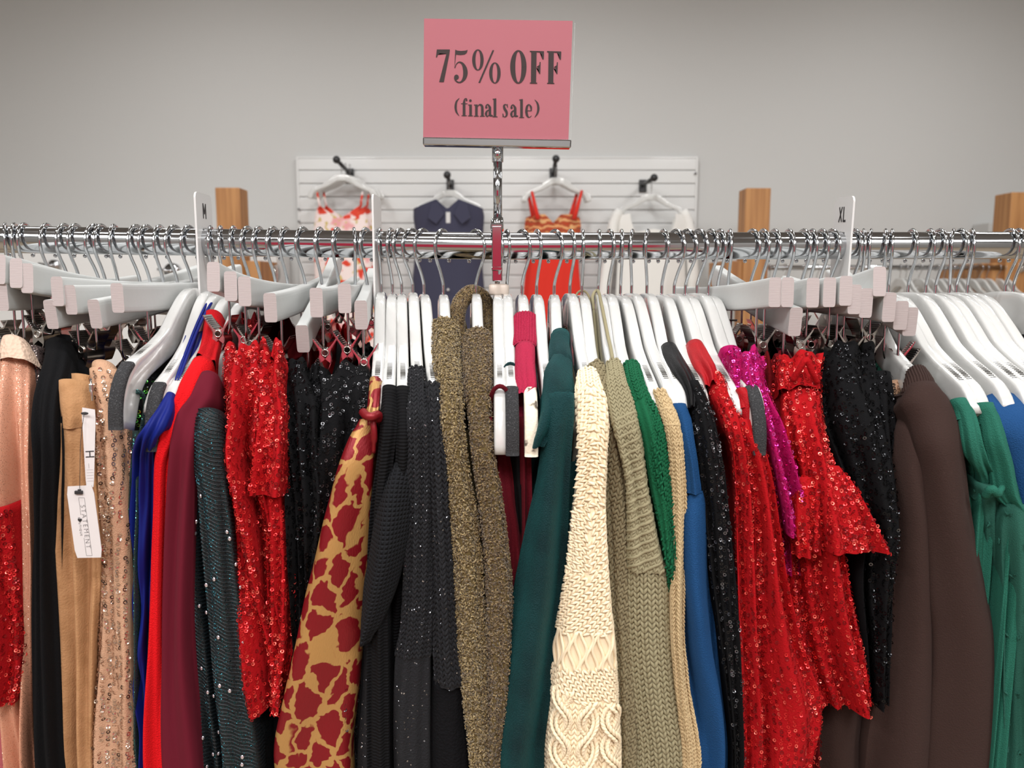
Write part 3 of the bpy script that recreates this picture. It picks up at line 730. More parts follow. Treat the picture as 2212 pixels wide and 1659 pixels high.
RB = [
 (1551, 1566, (1670, 632), 'clip hanger with the long bar crossing above the green and red tops'),
 (1573, 1579, (1697, 632), 'clip hanger tucked directly behind the long right bar'),
 (1621, 1640, (1717, 696), 'clip hanger with low end block over the red ruffled dress'),
 (1644, 1660, None, 'clip hanger hidden behind the blocks left of the XL divider'),
 (1668, 1684, (1787, 632), 'clip hanger with end block left of and below the XL divider'),
 (1699, 1714, (1822, 629), 'clip hanger with end block directly under the XL divider'),
 (1731, 1749, (1842, 647), 'clip hanger with narrow block behind its neighbour under XL'),
 (1749, 1763, (1867, 655), 'clip hanger right of the XL divider, third block of the stair'),
 (1770, 1788, (1895, 609), 'clip hanger with the highest end block right of XL'),
 (1792, 1813, (1917, 664), 'clip hanger with end block over the black sequined top'),
 (1859, 1867, (1946, 682), 'clip hanger second last of the stair of end blocks'),
 (1876, 1878, (1967, 696), 'clip hanger with the rightmost and lowest end block of the stair'),
]
for i, (a, b, e, l) in enumerate(RB):
    B[l] = bar(a, b, 'white '+l, e, clip_s=(.118, .108, .125)[i % 3], rot=(0, -.15, .12)[i % 3], wrot=(-.5, -.2, -.9, -.4)[i % 4])
# shoulder hangers
CH = [
 (436, 429, 'white shoulder hanger with thick dark foam tip at the left', 1, 637),
 (462, 454, 'white shoulder hanger carrying the blue straps', 1, 640),
 (484, 477, 'white shoulder hanger inside the red turtleneck', 0, 650),
 (512, 501, 'white shoulder hanger inside the maroon cardigan', 0, 655),
 (543, 525, 'white shoulder hanger with bare grip strip above the teal glitter dress', 0, 668),
 (824, 820, 'white shoulder hanger over the leopard print dress', 0, 637),
 (848, 838, 'white shoulder hanger over the leftmost black ribbed top', 0, 643),
 (868, 850, 'white shoulder hanger second right of the blank divider', 0, 643),
 (892, 870, 'white shoulder hanger holding the black sparkly knit', 0, 637),
 (916, 896, 'white shoulder hanger left of the olive fleece', 0, 643),
 (958, 940, 'white shoulder hanger inside the left olive fleece', 0, 643),
 (1028, 1047, 'white shoulder hanger under the olive fleece hood', 0, 638),
 (1075, 1086, 'white shoulder hanger with smooth white tip and dark red strap, below the sign pole', 0, 641),
 (1095, 1101, 'white shoulder hanger with dark foam tip and teal loop', 1, 638),
 (1127, 1145, 'white shoulder hanger with worn cream tip inside the raspberry turtleneck', 2, 641),
 (1159, 1169, 'white shoulder hanger right of the raspberry turtleneck', 0, 641),
 (1197, 1215, 'white shoulder hanger holding the teal velvet jacket', 0, 641),
 (1231, 1241, 'white shoulder hanger holding the cream cable sweater', 0, 637),
 (1257, 1260, 'white shoulder hanger with a dark loop round its neck', 0, 643),
 (1292, 1296, 'white shoulder hanger with a sage ribbon round its neck', 0, 639),
 (1314, 1326, 'white shoulder hanger holding the bottle green sweater', 0, 639),
 (1340, 1343, 'white shoulder hanger with grip strip above the beige knit', 0, 645),
 (1364, 1361, 'white shoulder hanger with grip strip above the blue blouse', 0, 637),
 (1397, 1393, 'white shoulder hanger carrying the black satin collar', 0, 637),
 (1429, 1442, 'white shoulder hanger with its end inside the black sequined shoulder', 0, 643),
 (1456, 1478, 'white shoulder hanger inside the red satin collar', 0, 639),
 (1480, 1504, 'white shoulder hanger just right of the red satin collar', 0, 645),
 (1505, 1527, 'white shoulder hanger with dark foam tip and red satin strap', 1, 637),
 (1530, 1549, 'white shoulder hanger tucked behind the long right clip bar', 0, 645),
 (1838, 1857, 'white shoulder hanger inside the brown sweatshirt', 0, 645),
 (1904, 1910, 'white shoulder hanger with grip strip above the green tops', 0, 643),
 (1918, 1924, 'white shoulder hanger mostly behind the last end blocks', 0, 640),
 (1961, 1977, 'white shoulder hanger with the broadest near side, right of the end blocks', 0, 635),
 (1999, 2014, 'white shoulder hanger second in the glossy row at the right', 0, 637),
 (2020, 2040, 'white shoulder hanger third in the glossy row at the right', 0, 638),
 (2050, 2053, 'white shoulder hanger fourth in the glossy row at the right', 0, 638),
 (2065, 2086, 'white shoulder hanger fifth in the glossy row at the right', 0, 636),
 (2089, 2100, 'white shoulder hanger last in the glossy row at the right', 0, 637),
 (2171, 2196, 'white shoulder hanger at the right edge with its wide flat side in view', 0, 633),
 (2188, 2210, 'white shoulder hanger outermost at the right edge', 0, 636),
]
H = {}
for a, b, l, f, ny in CH:
    H[l] = coat(a, b, l, f, ny, {436: .045, 462: .09, 1505: .05, 1095: .03, 1075: .03, 1127: .03, 824: .135, 848: .126, 868: .14, 892: .148, 916: .16, 958: .11, 1028: .07, 1159: .03, 1231: .03, 1340: .04, 1364: .05, 1397: 0, 1429: .02, 1456: .06, 1480: .03, 1197: -.02}.get(a, 0), {436: .10}.get(a, 0))
# ---------------------------------------------------------------- cloth materials
K = .80
def SK(r, g, b, k=K): return S(r, g, b, k)
def cloth(name, c, **kw):
    kw.setdefault('rough', .9); kw.setdefault('sheen', .12); kw.setdefault('spec', .15); kw.setdefault('sheen_tint', tuple(min(1, c*1.6+.05) for c in c[:3])+(1,)); kw.setdefault('bump', ('noise', 1100, .5)); return mat(name, c, **kw)
sq = lambda name, main, alt, rough=.25: mat(name, main, rough, .9, island=[(main, 6), (alt, 2), (tuple(min(1, c*1.7+.02) for c in main[:3])+(1,), 1)])
M['peach'] = glitter('peach_glitter_cloth', SK(190, 133, 106, 1), (.9, .65, .5, 1), 2600, .9, .7)
M['lace'] = cloth('beige_lace', SK(205, 178, 158, 1), bump=('cell', 300, .6))
M['brownglit'] = glitter('dark_brown_glitter', SK(52, 38, 36), (.55, .4, .36, 1), 1500, .8)
M['blackmatte'] = cloth('black_jersey', S(11, 11, 13), sheen=.02, bump=('noise', 900, .3))
M['tan'] = cloth('tan_suede', SK(172, 130, 92, 1), bump=('noise', 500, .35), sheen=.4, vary=(60, SK(158, 117, 80, 1), .4, .7))
M['champ'] = cloth('champagne_mesh', SK(190, 150, 122, 1), bump=('noise', 900, .6))
M['champs'] = sq('champagne_sequin', (.62, .46, .36, 1), (.10, .07, .06, 1), .18)
M['blackmesh'] = cloth('black_mesh', S(11, 11, 13), sheen=.02)
M['blacks'] = mat('black_sequin', (.05, .05, .055, 1), .2, .6, island=[((.02, .02, .022, 1), 10), ((.14, .14, .15, 1), 2), ((.03, .03, .03, 1), 4)])
M['greens'] = mat('green_black_sequin', (.03, .05, .03, 1), .18, .9, island=[((.03, .035, .03, 1), 5), ((.10, .55, .08, 1), 2), ((.25, .4, .05, 1), 1), ((.02, .02, .02, 1), 2)])
M['irid'] = mat('iridescent_sequin', (.03, .05, .03, 1), .18, .9, island=[((.02, .02, .022, 1), 30), ((.05, .7, .15, 1), 1), ((.14, .14, .15, 1), 5), ((.3, .05, .05, 1), .4)])
M['dkgreen'] = glitter('dark_green_glitter', S(14, 42, 42), (.1, .4, .38, 1), 1500, .85)
M['royal'] = cloth('royal_blue_satin', S(20, 34, 118, .8), rough=.5, sheen=.1, bump=('noise', 40, .1))
M['red'] = cloth('red_wool', S(212, 16, 24, .9), bump=('noise', 800, .7))
M['redrib'] = cloth('red_rib_wool', S(190, 14, 24, .85), sheen=.2, bump=('noise', 800, .6))
M['maroon'] = cloth('maroon_jersey', S(98, 22, 38, .95), bump=('rib', 520, .35), bumpd=.0006)
M['tealglit'] = glitter('teal_glitter_plisse', S(4, 13, 18), (.03, .16, .20, 1), 1500, .86, .6)
M['gem'] = mat('silver_gem', (.85, .82, .9, 1), .15, .9)
M['redmesh'] = cloth('red_mesh', S(165, 12, 20, .9), sheen=.1, bump=('noise', 600, .4))
M['reds'] = mat('red_sequin', (.75, .03, .03, 1), .25, .6, island=[((.72, .03, .03, 1), 6), ((.95, .16, .12, 1), 2), ((.22, .01, .012, 1), 5)])
M['fleece'] = cloth('olive_boucle', S(104, 88, 56, .9), sheen=.4)
M['fleece2'] = mat('olive_boucle_loop', S(120, 102, 66, .95), .9, sheen=.5, island=[(S(124, 104, 64, 1), 4), (S(158, 138, 96, 1), 2), (S(92, 74, 42, .95), 3)])
M['fleece3'] = mat('brown_olive_boucle_loop', S(100, 80, 48, .9), .9, sheen=.5, island=[(S(104, 82, 48, .9), 4), (S(134, 112, 72, .95), 2), (S(76, 58, 34, .9), 3)])
M['blackrib'] = cloth('black_rib_knit', S(15, 15, 17), sheen=.03, bump=('course', 95, .5))
M['waffle'] = cloth('charcoal_waffle_knit', S(26, 27, 30), sheen=.03, bump=('waffle', 75, 1.0))
M['navyknit'] = glitter('navy_black_knit', S(10, 11, 17), (.6, .6, .65, 1), 900, .985, .9, bump=('noise', 500, .7))
M['blackwool'] = cloth('black_wool', S(11, 11, 14), sheen=.02, bump=('noise', 420, .8))
M['wine'] = cloth('wine_velvet', S(96, 12, 26, .8), sheen=.3, rough=.8)
M['rasp'] = cloth('raspberry_wool', S(176, 40, 72, .85), bump=('noise', 700, .8))
M['velvet'] = mat('teal_velvet', S(12, 56, 58, .8), .7, sheen=.35, spec=.2, sheen_tint=S(50, 140, 140), bump=('noise', 900, .9), vary=(22, S(6, 34, 38, .8), .35, .75))
M['cream'] = cloth('cream_cotton_yarn', SK(238, 220, 188, .98), sheen=.3, bump=('noise', 900, .25), bumpd=.0006)
M['sage'] = cloth('sage_wool_yarn', SK(144, 136, 108, .95), sheen=.3, bump=('noise', 900, .3), bumpd=.0006)
M['sagedk'] = cloth('taupe_green_yarn', SK(128, 118, 92, .95), sheen=.3, bump=('noise', 900, .3), bumpd=.0006)
M['bottle'] = cloth('bottle_green_wool', S(22, 92, 60, .85), sheen=.25, bump=('noise', 600, .3))
M['beige'] = cloth('beige_wool', SK(196, 172, 132, .95), sheen=.3)
M['petrol'] = cloth('petrol_blue_crepe', S(26, 72, 120, .8), rough=.75, sheen=.2, bump=('noise', 1000, .6))
M['satinblk'] = cloth('black_satin', S(18, 18, 20), rough=.4, sheen=0)
M['satinred'] = cloth('red_satin', S(165, 10, 22, .9), rough=.42, sheen=.1)
M['magmesh'] = cloth('magenta_mesh', S(175, 14, 92, .85), sheen=.1)
M['mags'] = mat('magenta_sequin', (.7, .03, .3, 1), .2, .8, island=[((.62, .02, .24, 1), 7), ((.85, .10, .5, 1), 2), ((.28, .01, .10, 1), 3)])
M['dkred'] = cloth('dark_red_mesh', S(105, 8, 16, .8), bump=('noise', 500, .4))
M['brown'] = cloth('brown_fleece_jersey', S(60, 44, 40, .8), sheen=.3, bump=('noise', 800, .3), vary=(300, S(72, 55, 50, .8), .66, .8))
M['green'] = cloth('sea_green_crepe', S(42, 110, 92, .75), rough=.8, sheen=.2, bump=('noise', 1000, .6))
M['sheer'] = cloth('green_swiss_dot_chiffon', S(46, 100, 86, .72), rough=.8, sheen=.2)
M['bluej'] = cloth('denim_blue_jersey', S(30, 76, 128, .8), rough=.8, sheen=.2, bump=('noise', 1000, .6))
M['goldseq'] = cloth('bronze_mesh', S(92, 80, 62), bump=('noise', 300, .5))
M['golds'] = sq('bronze_sequin', (.35, .28, .16, 1), (.06, .05, .04, 1), .2)
M['pinknet'] = cloth('dusty_pink_net', S(176, 92, 96, .85), bump=('waffle', 40, .6))
def leopard():
    m = mat('leopard_lame', S(178, 132, 76, .9), .42, .35, bump=('uvnoise', 900, .5, (1, .25, 1)), bumpd=.0008)
    nt = m.node_tree; N = nt.nodes; L = nt.links; p = N['Principled BSDF']
    tc = N.new('ShaderNodeTexCoord'); mp = N.new('ShaderNodeMapping'); mp.inputs['Scale'].default_value = (1.25, .85, 1); mp.inputs['Rotation'].default_value = (0, 0, .5)
    L.new(tc.outputs['UV'], mp.inputs[0])
    nz = N.new('ShaderNodeTexNoise'); nz.inputs['Scale'].default_value = 70; L.new(tc.outputs['UV'], nz.inputs['Vector'])
    ad = N.new('ShaderNodeVectorMath'); ad.operation = 'MULTIPLY_ADD'; L.new(nz.outputs['Color'], ad.inputs[0]); ad.inputs[1].default_value = (.022, .022, 0); L.new(mp.outputs[0], ad.inputs[2])
    v = N.new('ShaderNodeTexVoronoi'); v.feature = 'DISTANCE_TO_EDGE'; v.inputs['Scale'].default_value = 37; L.new(ad.outputs[0], v.inputs['Vector'])
    v2 = N.new('ShaderNodeTexVoronoi'); v2.inputs['Scale'].default_value = 37; L.new(ad.outputs[0], v2.inputs['Vector'])
    cr = N.new('ShaderNodeMapRange'); cr.inputs[1].default_value = .075; cr.inputs[2].default_value = .10; L.new(v.outputs['Distance'], cr.inputs[0])
    mx = N.new('ShaderNodeMix'); mx.data_type = 'RGBA'; mx.inputs[6].default_value = S(184, 140, 82, .95); mx.inputs[7].default_value = S(132, 18, 28, .9)
    L.new(cr.outputs[0], mx.inputs[0]); L.new(mx.outputs[2], p.inputs['Base Color'])
    return m
M['leo'] = leopard()
# ---------------------------------------------------------------- garment assembly
DENS = 1.0
def onarm(px, py, out=0): return at(px, py, auto_Y(px, py)-out)
class Gm:
    def __init__(s, name, px, label, cat, group=None):
        x = at(px, 640, 0)[0]; s.e = empty(name, (x, 0, rail_z(x)), label, cat, group); s.x = x
    def fin(s, mb, part, mats, label=None):
        if label is None and False: label = part
        o = mb.build(part, mats, s.e, label); o.location = -Vector(s.e.location); return o
    def sleeve(s, part, keys, mats, deco=None, back=True, label=None, **kw):
        sf = usurf(keys, **kw); mb = MB()
        if back: wrap_round(sf, mb)
        else: mb.grid(sf.P, 0, sf.UV)
        if deco: deco(mb, sf)
        s.fin(mb, part, mats, label); return sf
    def body(s, sf, mats, part='body', wk=.82, z0=None, z1=.72, half=.168, xk=1.0):
        zr = rail_z(s.x); z0 = zr-.145 if z0 is None else z0
        zz = sf.c[:, 2]; vert = sf.T[:, 2] < -.8; k = np.argsort(zz)
        zs = np.linspace(z0, z1, 26); cx = np.interp(zs, zz[k], sf.c[k, 0]); wd = np.interp(zs, zz[k], sf.w[k])*wk
        mb = MB(); t = np.linspace(0, 2*math.pi, 36, endpoint=False); c, q = np.cos(t), np.sin(t)
        secs = []
        for i, z in enumerate(zs):
            tap = min(1, .35+.65*(i/2.5)) if i < 3 else 1
            hy = half*(.8+.2*min(1, i/3)); wob = 1+.18*np.sin(5*t+i*.12)+.1*np.sin(11*t-i*.2)
            secs.append(np.stack([cx[i]+wd[i]*tap*np.sign(q)*np.abs(q)**.7*wob, hy*np.sign(c)*np.abs(c)**.6, z+0*t], -1))
        mb.loft(secs); s.fin(mb, part, mats)
# ---------------------------------------------------------------- garments, left to right
def seqdeco(seed, **kw):
    kw.setdefault('keep', .88); 
    return lambda mb, s: sequins(mb, s, seed=seed, **kw)
# red sequined sleeve and pink net at the far left
g = Gm('sequin_blouse', 60, 'red sequined sleeve edge cut by the left border of the picture', 'top')
g.sleeve('sleeve', [(-60, 4, 1100, -.222), (-60, 10, 1180, -.222), (-60, 20, 1300, -.222), (-60, 26, 1450, -.222), (-50, 16, 1530, -.222)], [M['redmesh'], M['reds']], seqdeco(1), ext=0, L=.1, fold=.003, seed=1)
g = Gm('net_dress', 30, 'dusty pink net skirt at the bottom left corner', 'dress')
g.sleeve('skirt', [(-60, 14, 1440, -.205), (-50, 24, 1520, -.205), (-50, 32, 1659, -.205)], [M['pinknet']], L=.14, seed=2)
# peach glitter
g = Gm('glitter_dress', 150, 'peach glitter dress with pale lace top at the left edge', 'dress')
sf = g.sleeve('body', [(-10, 44, 745, -.165), (-18, 50, 800, -.175), (-22, 46, 900, -.19), (-20, 44, 1000, -.2), (-20, 50, 1200, -.205), (-10, 57, 1400, -.205), (20, 66, 1659, -.205)], [M['peach']], fold=.0035, seed=3, L=.16)
g.sleeve('lace_trim', [(-6, 46, 722, -.162), (-14, 50, 742, -.170), (-14, 54, 772, -.178)], [M['lace']], fold=.002, seed=4, L=.1, ext=0, back=False, label='pale lace band')
g = Gm('glitter_blouse', 215, 'dark brown glitter top, a thin strip between peach and black', 'top')
sf = g.sleeve('body', [(46, 80, 745, -.15), (48, 84, 850, -.165), (40, 78, 1000, -.18), (50, 80, 1200, -.185), (48, 90, 1659, -.185)], [M['brownglit']], seed=5, L=.15)
# black
g = Gm('black_sweater', 262, 'plain black sweater left of the tan suede top', 'sweater')
sf = g.sleeve('sleeve', [(88, 150, 728, -.13), (80, 142, 790, -.17), (66, 124, 850, -.2), (60, 117, 960), (60, 115, 1100), (58, 117, 1300), (60, 124, 1500), (64, 132, 1659)], [M['blackmatte']], seed=6, fold=.002)
g.body(sf, [M['blackmatte']])
g.sleeve('collar', [(96, 176, 722, -.10), (90, 170, 760, -.125), (100, 180, 800, -.14)], [M['blackmatte']], seed=60, fold=.002, ext=.02, back=False)
# tan suede
g = Gm('suede_pullover', 320, 'tan suede top with a wide folded cuff at its top', 'top')
sf = g.sleeve('body', [(116, 182, 915, -.205), (114, 184, 1000, -.207), (114, 196, 1200, -.207), (120, 192, 1400, -.207), (132, 198, 1659, -.207)], [M['tan']], fold=.0035, seed=7)
g.sleeve('cuff', [(113, 178, 818, -.196), (113, 180, 860, -.203), (115, 180, 905, -.209), (117, 178, 926, -.207)], [M['tan']], ext=0, seed=8, fold=.0015, back=False, L=.12)
g.sleeve('back_panel', [(132, 192, 806, -.16), (140, 196, 860, -.17), (150, 205, 1100, -.17), (150, 208, 1659, -.17)], [M['tan']], seed=9, back=False, L=.1)
# champagne sequins
g = Gm('sequin_dress', 372, 'champagne sequined dress with a small zip at its top', 'dress')
sf = g.sleeve('body', [(180, 244, 792, -.175), (184, 246, 830, -.182), (194, 258, 900, -.195), (200, 272, 1000, -.203), (204, 280, 1100, -.207), (206, 288, 1250, -.207), (203, 290, 1400, -.207), (198, 298, 1659, -.207)], [M['champ'], M['champs']], lambda mb, s: sequins(mb, s, pitch=.0044, row=.0075, r=.0020, tilt=.35, seed=10, keep=.88), fold=.0028, seed=10, ks=(2, 3, 6))
g.sleeve('lining', [(190, 240, 776, -.150), (188, 240, 800, -.160)], [M['champ']], ext=.02, seed=11, fold=.001, back=False, L=.05)
mb = MB(); P0 = at(196, 818, -.197); P1 = at(199, 866, -.203); mb.tube([P0, (P0+P1)/2, P1], .0011, 6); mb.rbox(at(197, 838, -.2), (.0018, .001, .004), .0006); g.fin(mb, 'zip', [M['nickel']])
# black and green iridescent sequins
g = Gm('sequin_blouse', 400, 'black top with green iridescent sequins behind the foam tipped hanger', 'top')
sf = g.sleeve('body', [(246, 332, 786, -.14), (242, 330, 830, -.16), (246, 318, 900, -.17), (258, 305, 1000, -.185), (262, 304, 1100, -.19), (262, 304, 1200, -.19), (268, 302, 1659, -.19)], [M['blackmesh'], M['greens']], lambda mb, s: sequins(mb, s, pitch=.0044, row=.0075, r=.002, tilt=.3, seed=12, keep=.75, vmax=.35), seed=12)
# dark green glitter
g = Gm('glitter_dress', 418, 'dark green glitter dress with a teal strap, left of royal blue', 'dress')
sf = g.sleeve('body', [(280, 312, 930, -.19), (282, 312, 1050, -.2), (284, 310, 1200, -.2), (284, 308, 1400, -.2), (286, 306, 1659, -.2)], [M['dkgreen']], seed=13)
mb = MB(); mb.tube(smoothpath([at(296, 846, -.205), at(306, 850, -.196), at(314, 872, -.19), at(310, 905, -.19), at(302, 950, -.19)], 20), .0022, 8); g.fin(mb, 'strap', [M['dkgreen']])
# royal blue
g = Gm('satin_camisole', 452, 'royal blue satin top with thin straps looped over its hanger', 'top')
sf = g.sleeve('body', [(356, 376, 846), (338, 372, 872, -.213), (314, 358, 905, -.226), (297, 346, 930, -.233), (292, 336, 956, -.229), (290, 330, 990, -.212), (288, 330, 1080, -.2), (291, 324, 1200, -.2), (297, 320, 1330, -.2), (292, 318, 1430, -.2), (298, 316, 1460, -.2)], [M['royal']], fold=.0035, seed=14, ext=.25, pinch=.003)
mb = MB()
for dx in (0, 9):
    mb.tube(smoothpath([at(463+dx, 636, -.004), at(452+dx, 648, -.04), at(430+dx*.8, 690, -.085), at(402+dx*.7, 760, -.13), at(372+dx*.6, 845, -.186)], 40), (.0016), 8)
mb.tube(smoothpath([at(463, 637, -.008), at(470, 634, 0), at(474, 640, .01)], 8), .0016, 6)
g.fin(mb, 'strap', [M['royal']])
# red turtleneck
g = Gm('turtleneck_sweater', 484, 'bright red fine knit turtleneck sweater right of royal blue', 'sweater')
sf = g.sleeve('sleeve', [(410, 458, 768), (372, 428, 840), (345, 405, 890), (330, 380, 950), (326, 360, 1010), (324, 356, 1100), (316, 350, 1250), (308, 346, 1400), (298, 342, 1659)], [M['red']], seed=15, fold=.0014)
g.body(sf, [M['red']])
g.sleeve('collar', [(437, 476, 668), (434, 476, 700), (426, 470, 740), (412, 462, 768)], [M['redrib']], ext=0, fold=.001, seed=16, L=.07, back=False, label='ribbed red collar')
# maroon
g = Gm('cardigan', 512, 'maroon jersey cardigan falling in long folds', 'cardigan')
sf = g.sleeve('sleeve', [(428, 468, 800), (400, 455, 850), (370, 432, 895), (358, 418, 950), (354, 408, 1050), (348, 404, 1200), (344, 406, 1400), (337, 430, 1659)], [M['maroon']], seed=17, fold=.003, ks=(2, 3))
g.body(sf, [M['maroon']])
# teal glitter ruched
def gems(seed, um=.05):
    def f(mb, s):
        rng = np.random.RandomState(seed); n = 46
        scatter(mb, s, rng.uniform(-um, um, n), rng.uniform(0, .6, n), RING, (.0001,)*3, mi=1) if False else scatter(mb, s, rng.uniform(-um, um, n), rng.uniform(.01, .6, n), BLOB, (.0021, .0021, .001), lift=.0025, mi=1)
    return f
def plisse(slope, pitch=.0038, r=.0010, v1=.45, seed=3, v2=.8):
    def f(mb, s):
        courses(mb, s, pitch, r, .0, v1, 0, slope=slope, wob=.0008)
        ribs(mb, s, .0038, .0010, v1+.03, v2, 0)
        gems(seed)(mb, s)
    return f
g = Gm('glitter_dress', 543, 'dark teal ruched glitter dress dotted with silver gems', 'dress')
sf = g.sleeve('sleeve', [(418, 475, 880), (406, 474, 930), (404, 480, 980), (420, 486, 1060), (430, 498, 1150), (440, 508, 1250), (450, 528, 1380), (456, 540, 1500), (468, 562, 1659)], [M['tealglit'], M['gem']], plisse(.35, v1=.5), seed=18, fold=.0015)
g.sleeve('body', [(402, 440, 960, -.195), (399, 436, 1100, -.2), (400, 446, 1300, -.2), (408, 462, 1500, -.2), (425, 480, 1659, -.2)], [M['tealglit'], M['gem']], plisse(.35, v1=.42, seed=4), seed=19, back=True)
# red sequins, mid left
g = Gm('sequin_blouse', 600, 'red sequined top on clips between teal glitter and black sequins', 'top')
g.sleeve('front_panel', [(470, 560, 745, -.165), (474, 560, 800, -.18), (474, 548, 880, -.19), (470, 540, 960, -.2), (486, 552, 1070, -.205), (500, 570, 1170, -.205), (520, 580, 1300, -.205), (538, 606, 1420, -.205), (560, 604, 1538, -.205)], [M['redmesh'], M['reds']], seqdeco(20, vmax=.9), ext=0, fold=.0055, seed=20, crumple=0.006, L=.12, ks=(2, 3, 4, 6))
g.sleeve('sleeve', [(548, 606, 738, -.16), (552, 606, 800, -.18), (556, 616, 900, -.197), (550, 618, 1000, -.208), (540, 618, 1072, -.212)], [M['redmesh'], M['reds']], seqdeco(21), ext=0, fold=.0045, seed=21, crumple=0.006, L=.12)
g.sleeve('side_panel', [(560, 612, 1040, -.195), (566, 622, 1150, -.2), (570, 628, 1300, -.2), (572, 630, 1400, -.2), (566, 620, 1470, -.2)], [M['redmesh'], M['reds']], seqdeco(22), ext=0, fold=.004, seed=22, L=.12)
g = Gm('sequin_blouse', 640, 'deep red sequined top seen through the clips behind', 'top')
g.sleeve('body', [(518, 562, 684, -.06), (516, 566, 720, -.07), (505, 600, 760, -.08), (505, 600, 900, -.08)], [M['dkred'], M['reds']], seqdeco(23, keep=.5), ext=.3, fold=.004, seed=23, crumple=0.004, L=.06)
g = Gm('black_dress', 655, 'plain black dress showing low beneath the red sequined top', 'dress')
g.sleeve('body', [(530, 640, 1280, -.16), (528, 640, 1450, -.17), (540, 620, 1659, -.17)], [M['blackmatte']], seed=24, L=.14)
# black sequins mid left
g = Gm('sequin_dress', 720, 'black sequined dress hung from three clips left of the leopard dress', 'dress')
g.sleeve('front_panel', [(664, 806, 790, -.14), (668, 808, 840, -.165), (672, 800, 920, -.18), (672, 790, 1020, -.19), (680, 790, 1150, -.19), (690, 780, 1400, -.19), (690, 770, 1659, -.19)], [M['blackmesh'], M['blacks']], seqdeco(25, keep=.6), fold=.006, seed=25, crumple=0.005, L=.13, ks=(3, 5, 7), bul=.4)
g.sleeve('sleeve', [(592, 684, 782, -.15), (598, 690, 840, -.17), (612, 690, 900, -.185), (618, 694, 1000, -.195), (622, 700, 1100, -.2), (628, 690, 1170, -.2), (640, 680, 1300, -.19)], [M['blackmesh'], M['irid']], seqdeco(26, keep=.6), fold=.005, seed=26, crumple=0.006, L=.13, ks=(2, 4, 5), bul=.6)
# leopard
g = Gm('leopard_dress', 826, 'gold and crimson leopard print dress with a knotted strap', 'dress')
sf = g.sleeve('body', [(775, 812, 905, -.208), (748, 808, 950, -.212), (728, 802, 1000), (708, 798, 1070), (690, 794, 1130), (668, 790, 1220), (648, 784, 1300), (632, 778, 1400), (614, 768, 1500), (590, 748, 1659)], [M['leo']], seed=27, fold=.0022, ks=(1, 2), bul=.6)
g.sleeve('strap', [(797, 822, 812), (794, 820, 840), (790, 816, 872, -.21), (784, 814, 900, -.212)], [M['leo']], seed=28, ext=0, fold=.001, back=False, L=.02)
mb = MB(); mb.tube(smoothpath([at(784, 890, -.214), at(792, 898, -.222), at(804, 900, -.224), at(816, 896, -.216), at(818, 906, -.21)], 20), .0042, 8); mb.tube(smoothpath([at(804, 905, -.216), at(808, 935, -.218), at(807, 978, -.214)], 12), [.003]*8+[.002]*4, 8); g.fin(mb, 'knot', [M['leo']])
# blacks, centre left
g = Gm('ribbed_shirt', 848, 'black ribbed top with rounded shoulder next to the leopard dress', 'top')
sf = g.sleeve('sleeve', [(823, 857, 830), (820, 858, 870), (817, 858, 920), (812, 850, 1000), (800, 840, 1100), (792, 836, 1250), (790, 840, 1659)], [M['blackrib']], seed=29, fold=.001, bul=1.2)
g.body(sf, [M['blackrib']])
g = Gm('ribbed_shirt', 868, 'black ribbed top with a drooping charcoal waffle sleeve', 'top')
sf = g.sleeve('body', [(852, 886, 832), (854, 888, 880), (852, 888, 940), (850, 886, 1010), (850, 884, 1100, -.2), (830, 880, 1300, -.19), (780, 870, 1659, -.18)], [M['blackrib']], seed=30, fold=.001)
g.sleeve('sleeve', [(848, 888, 995, -.214), (828, 886, 1040, -.224), (808, 889, 1110, -.23), (797, 886, 1180, -.232), (786, 872, 1260, -.23), (782, 840, 1340, -.226), (784, 806, 1385, -.222)], [M['waffle']], seed=31, ext=0, fold=.004, ks=(1, 2, 3), L=.06, label='charcoal waffle knit sleeve')
g = Gm('navy_dress', 880, 'blue black dress hanging low right of the leopard dress', 'dress')
g.sleeve('body', [(780, 850, 1180, -.185), (765, 850, 1350, -.192), (755, 850, 1500, -.195), (748, 850, 1659, -.195)], [M['navyknit']], seed=32)
g = Gm('sparkle_sweater', 892, 'black knit sweater with tiny sparkles, taller shoulder than its neighbours', 'sweater')
sf = g.sleeve('sleeve', [(881, 917, 792), (878, 920, 850), (874, 926, 920), (874, 930, 1000), (872, 930, 1150), (866, 930, 1350), (850, 928, 1450), (846, 930, 1659)], [M['navyknit'], M['blackwool']], lambda mb, s: knit(mb, s, .0052, .0048, mi=0, thick=.5, v1=.3), seed=33, fold=.001, bul=1.1)
g.body(sf, [M['blackwool']])
g = Gm('open_knit_sweater', 916, 'blue black open knit sweater with a plain cuff, left of olive fleece', 'sweater')
sf = g.sleeve('sleeve', [(918, 951, 828), (920, 957, 880), (925, 964, 960), (930, 974, 1080), (936, 984, 1250), (938, 990, 1400), (938, 1000, 1490)], [M['navyknit'], M['gem']], lambda mb, s: knit(mb, s, .006, .0055, thick=.5), seed=34, fold=.001, ext=0, bul=1.1)
g.sleeve('cuff', [(930, 1002, 1480, -.214), (926, 1008, 1560, -.214), (925, 1016, 1659, -.214)], [M['blackwool']], seed=35, fold=.001)
g.body(sf, [M['blackwool']])
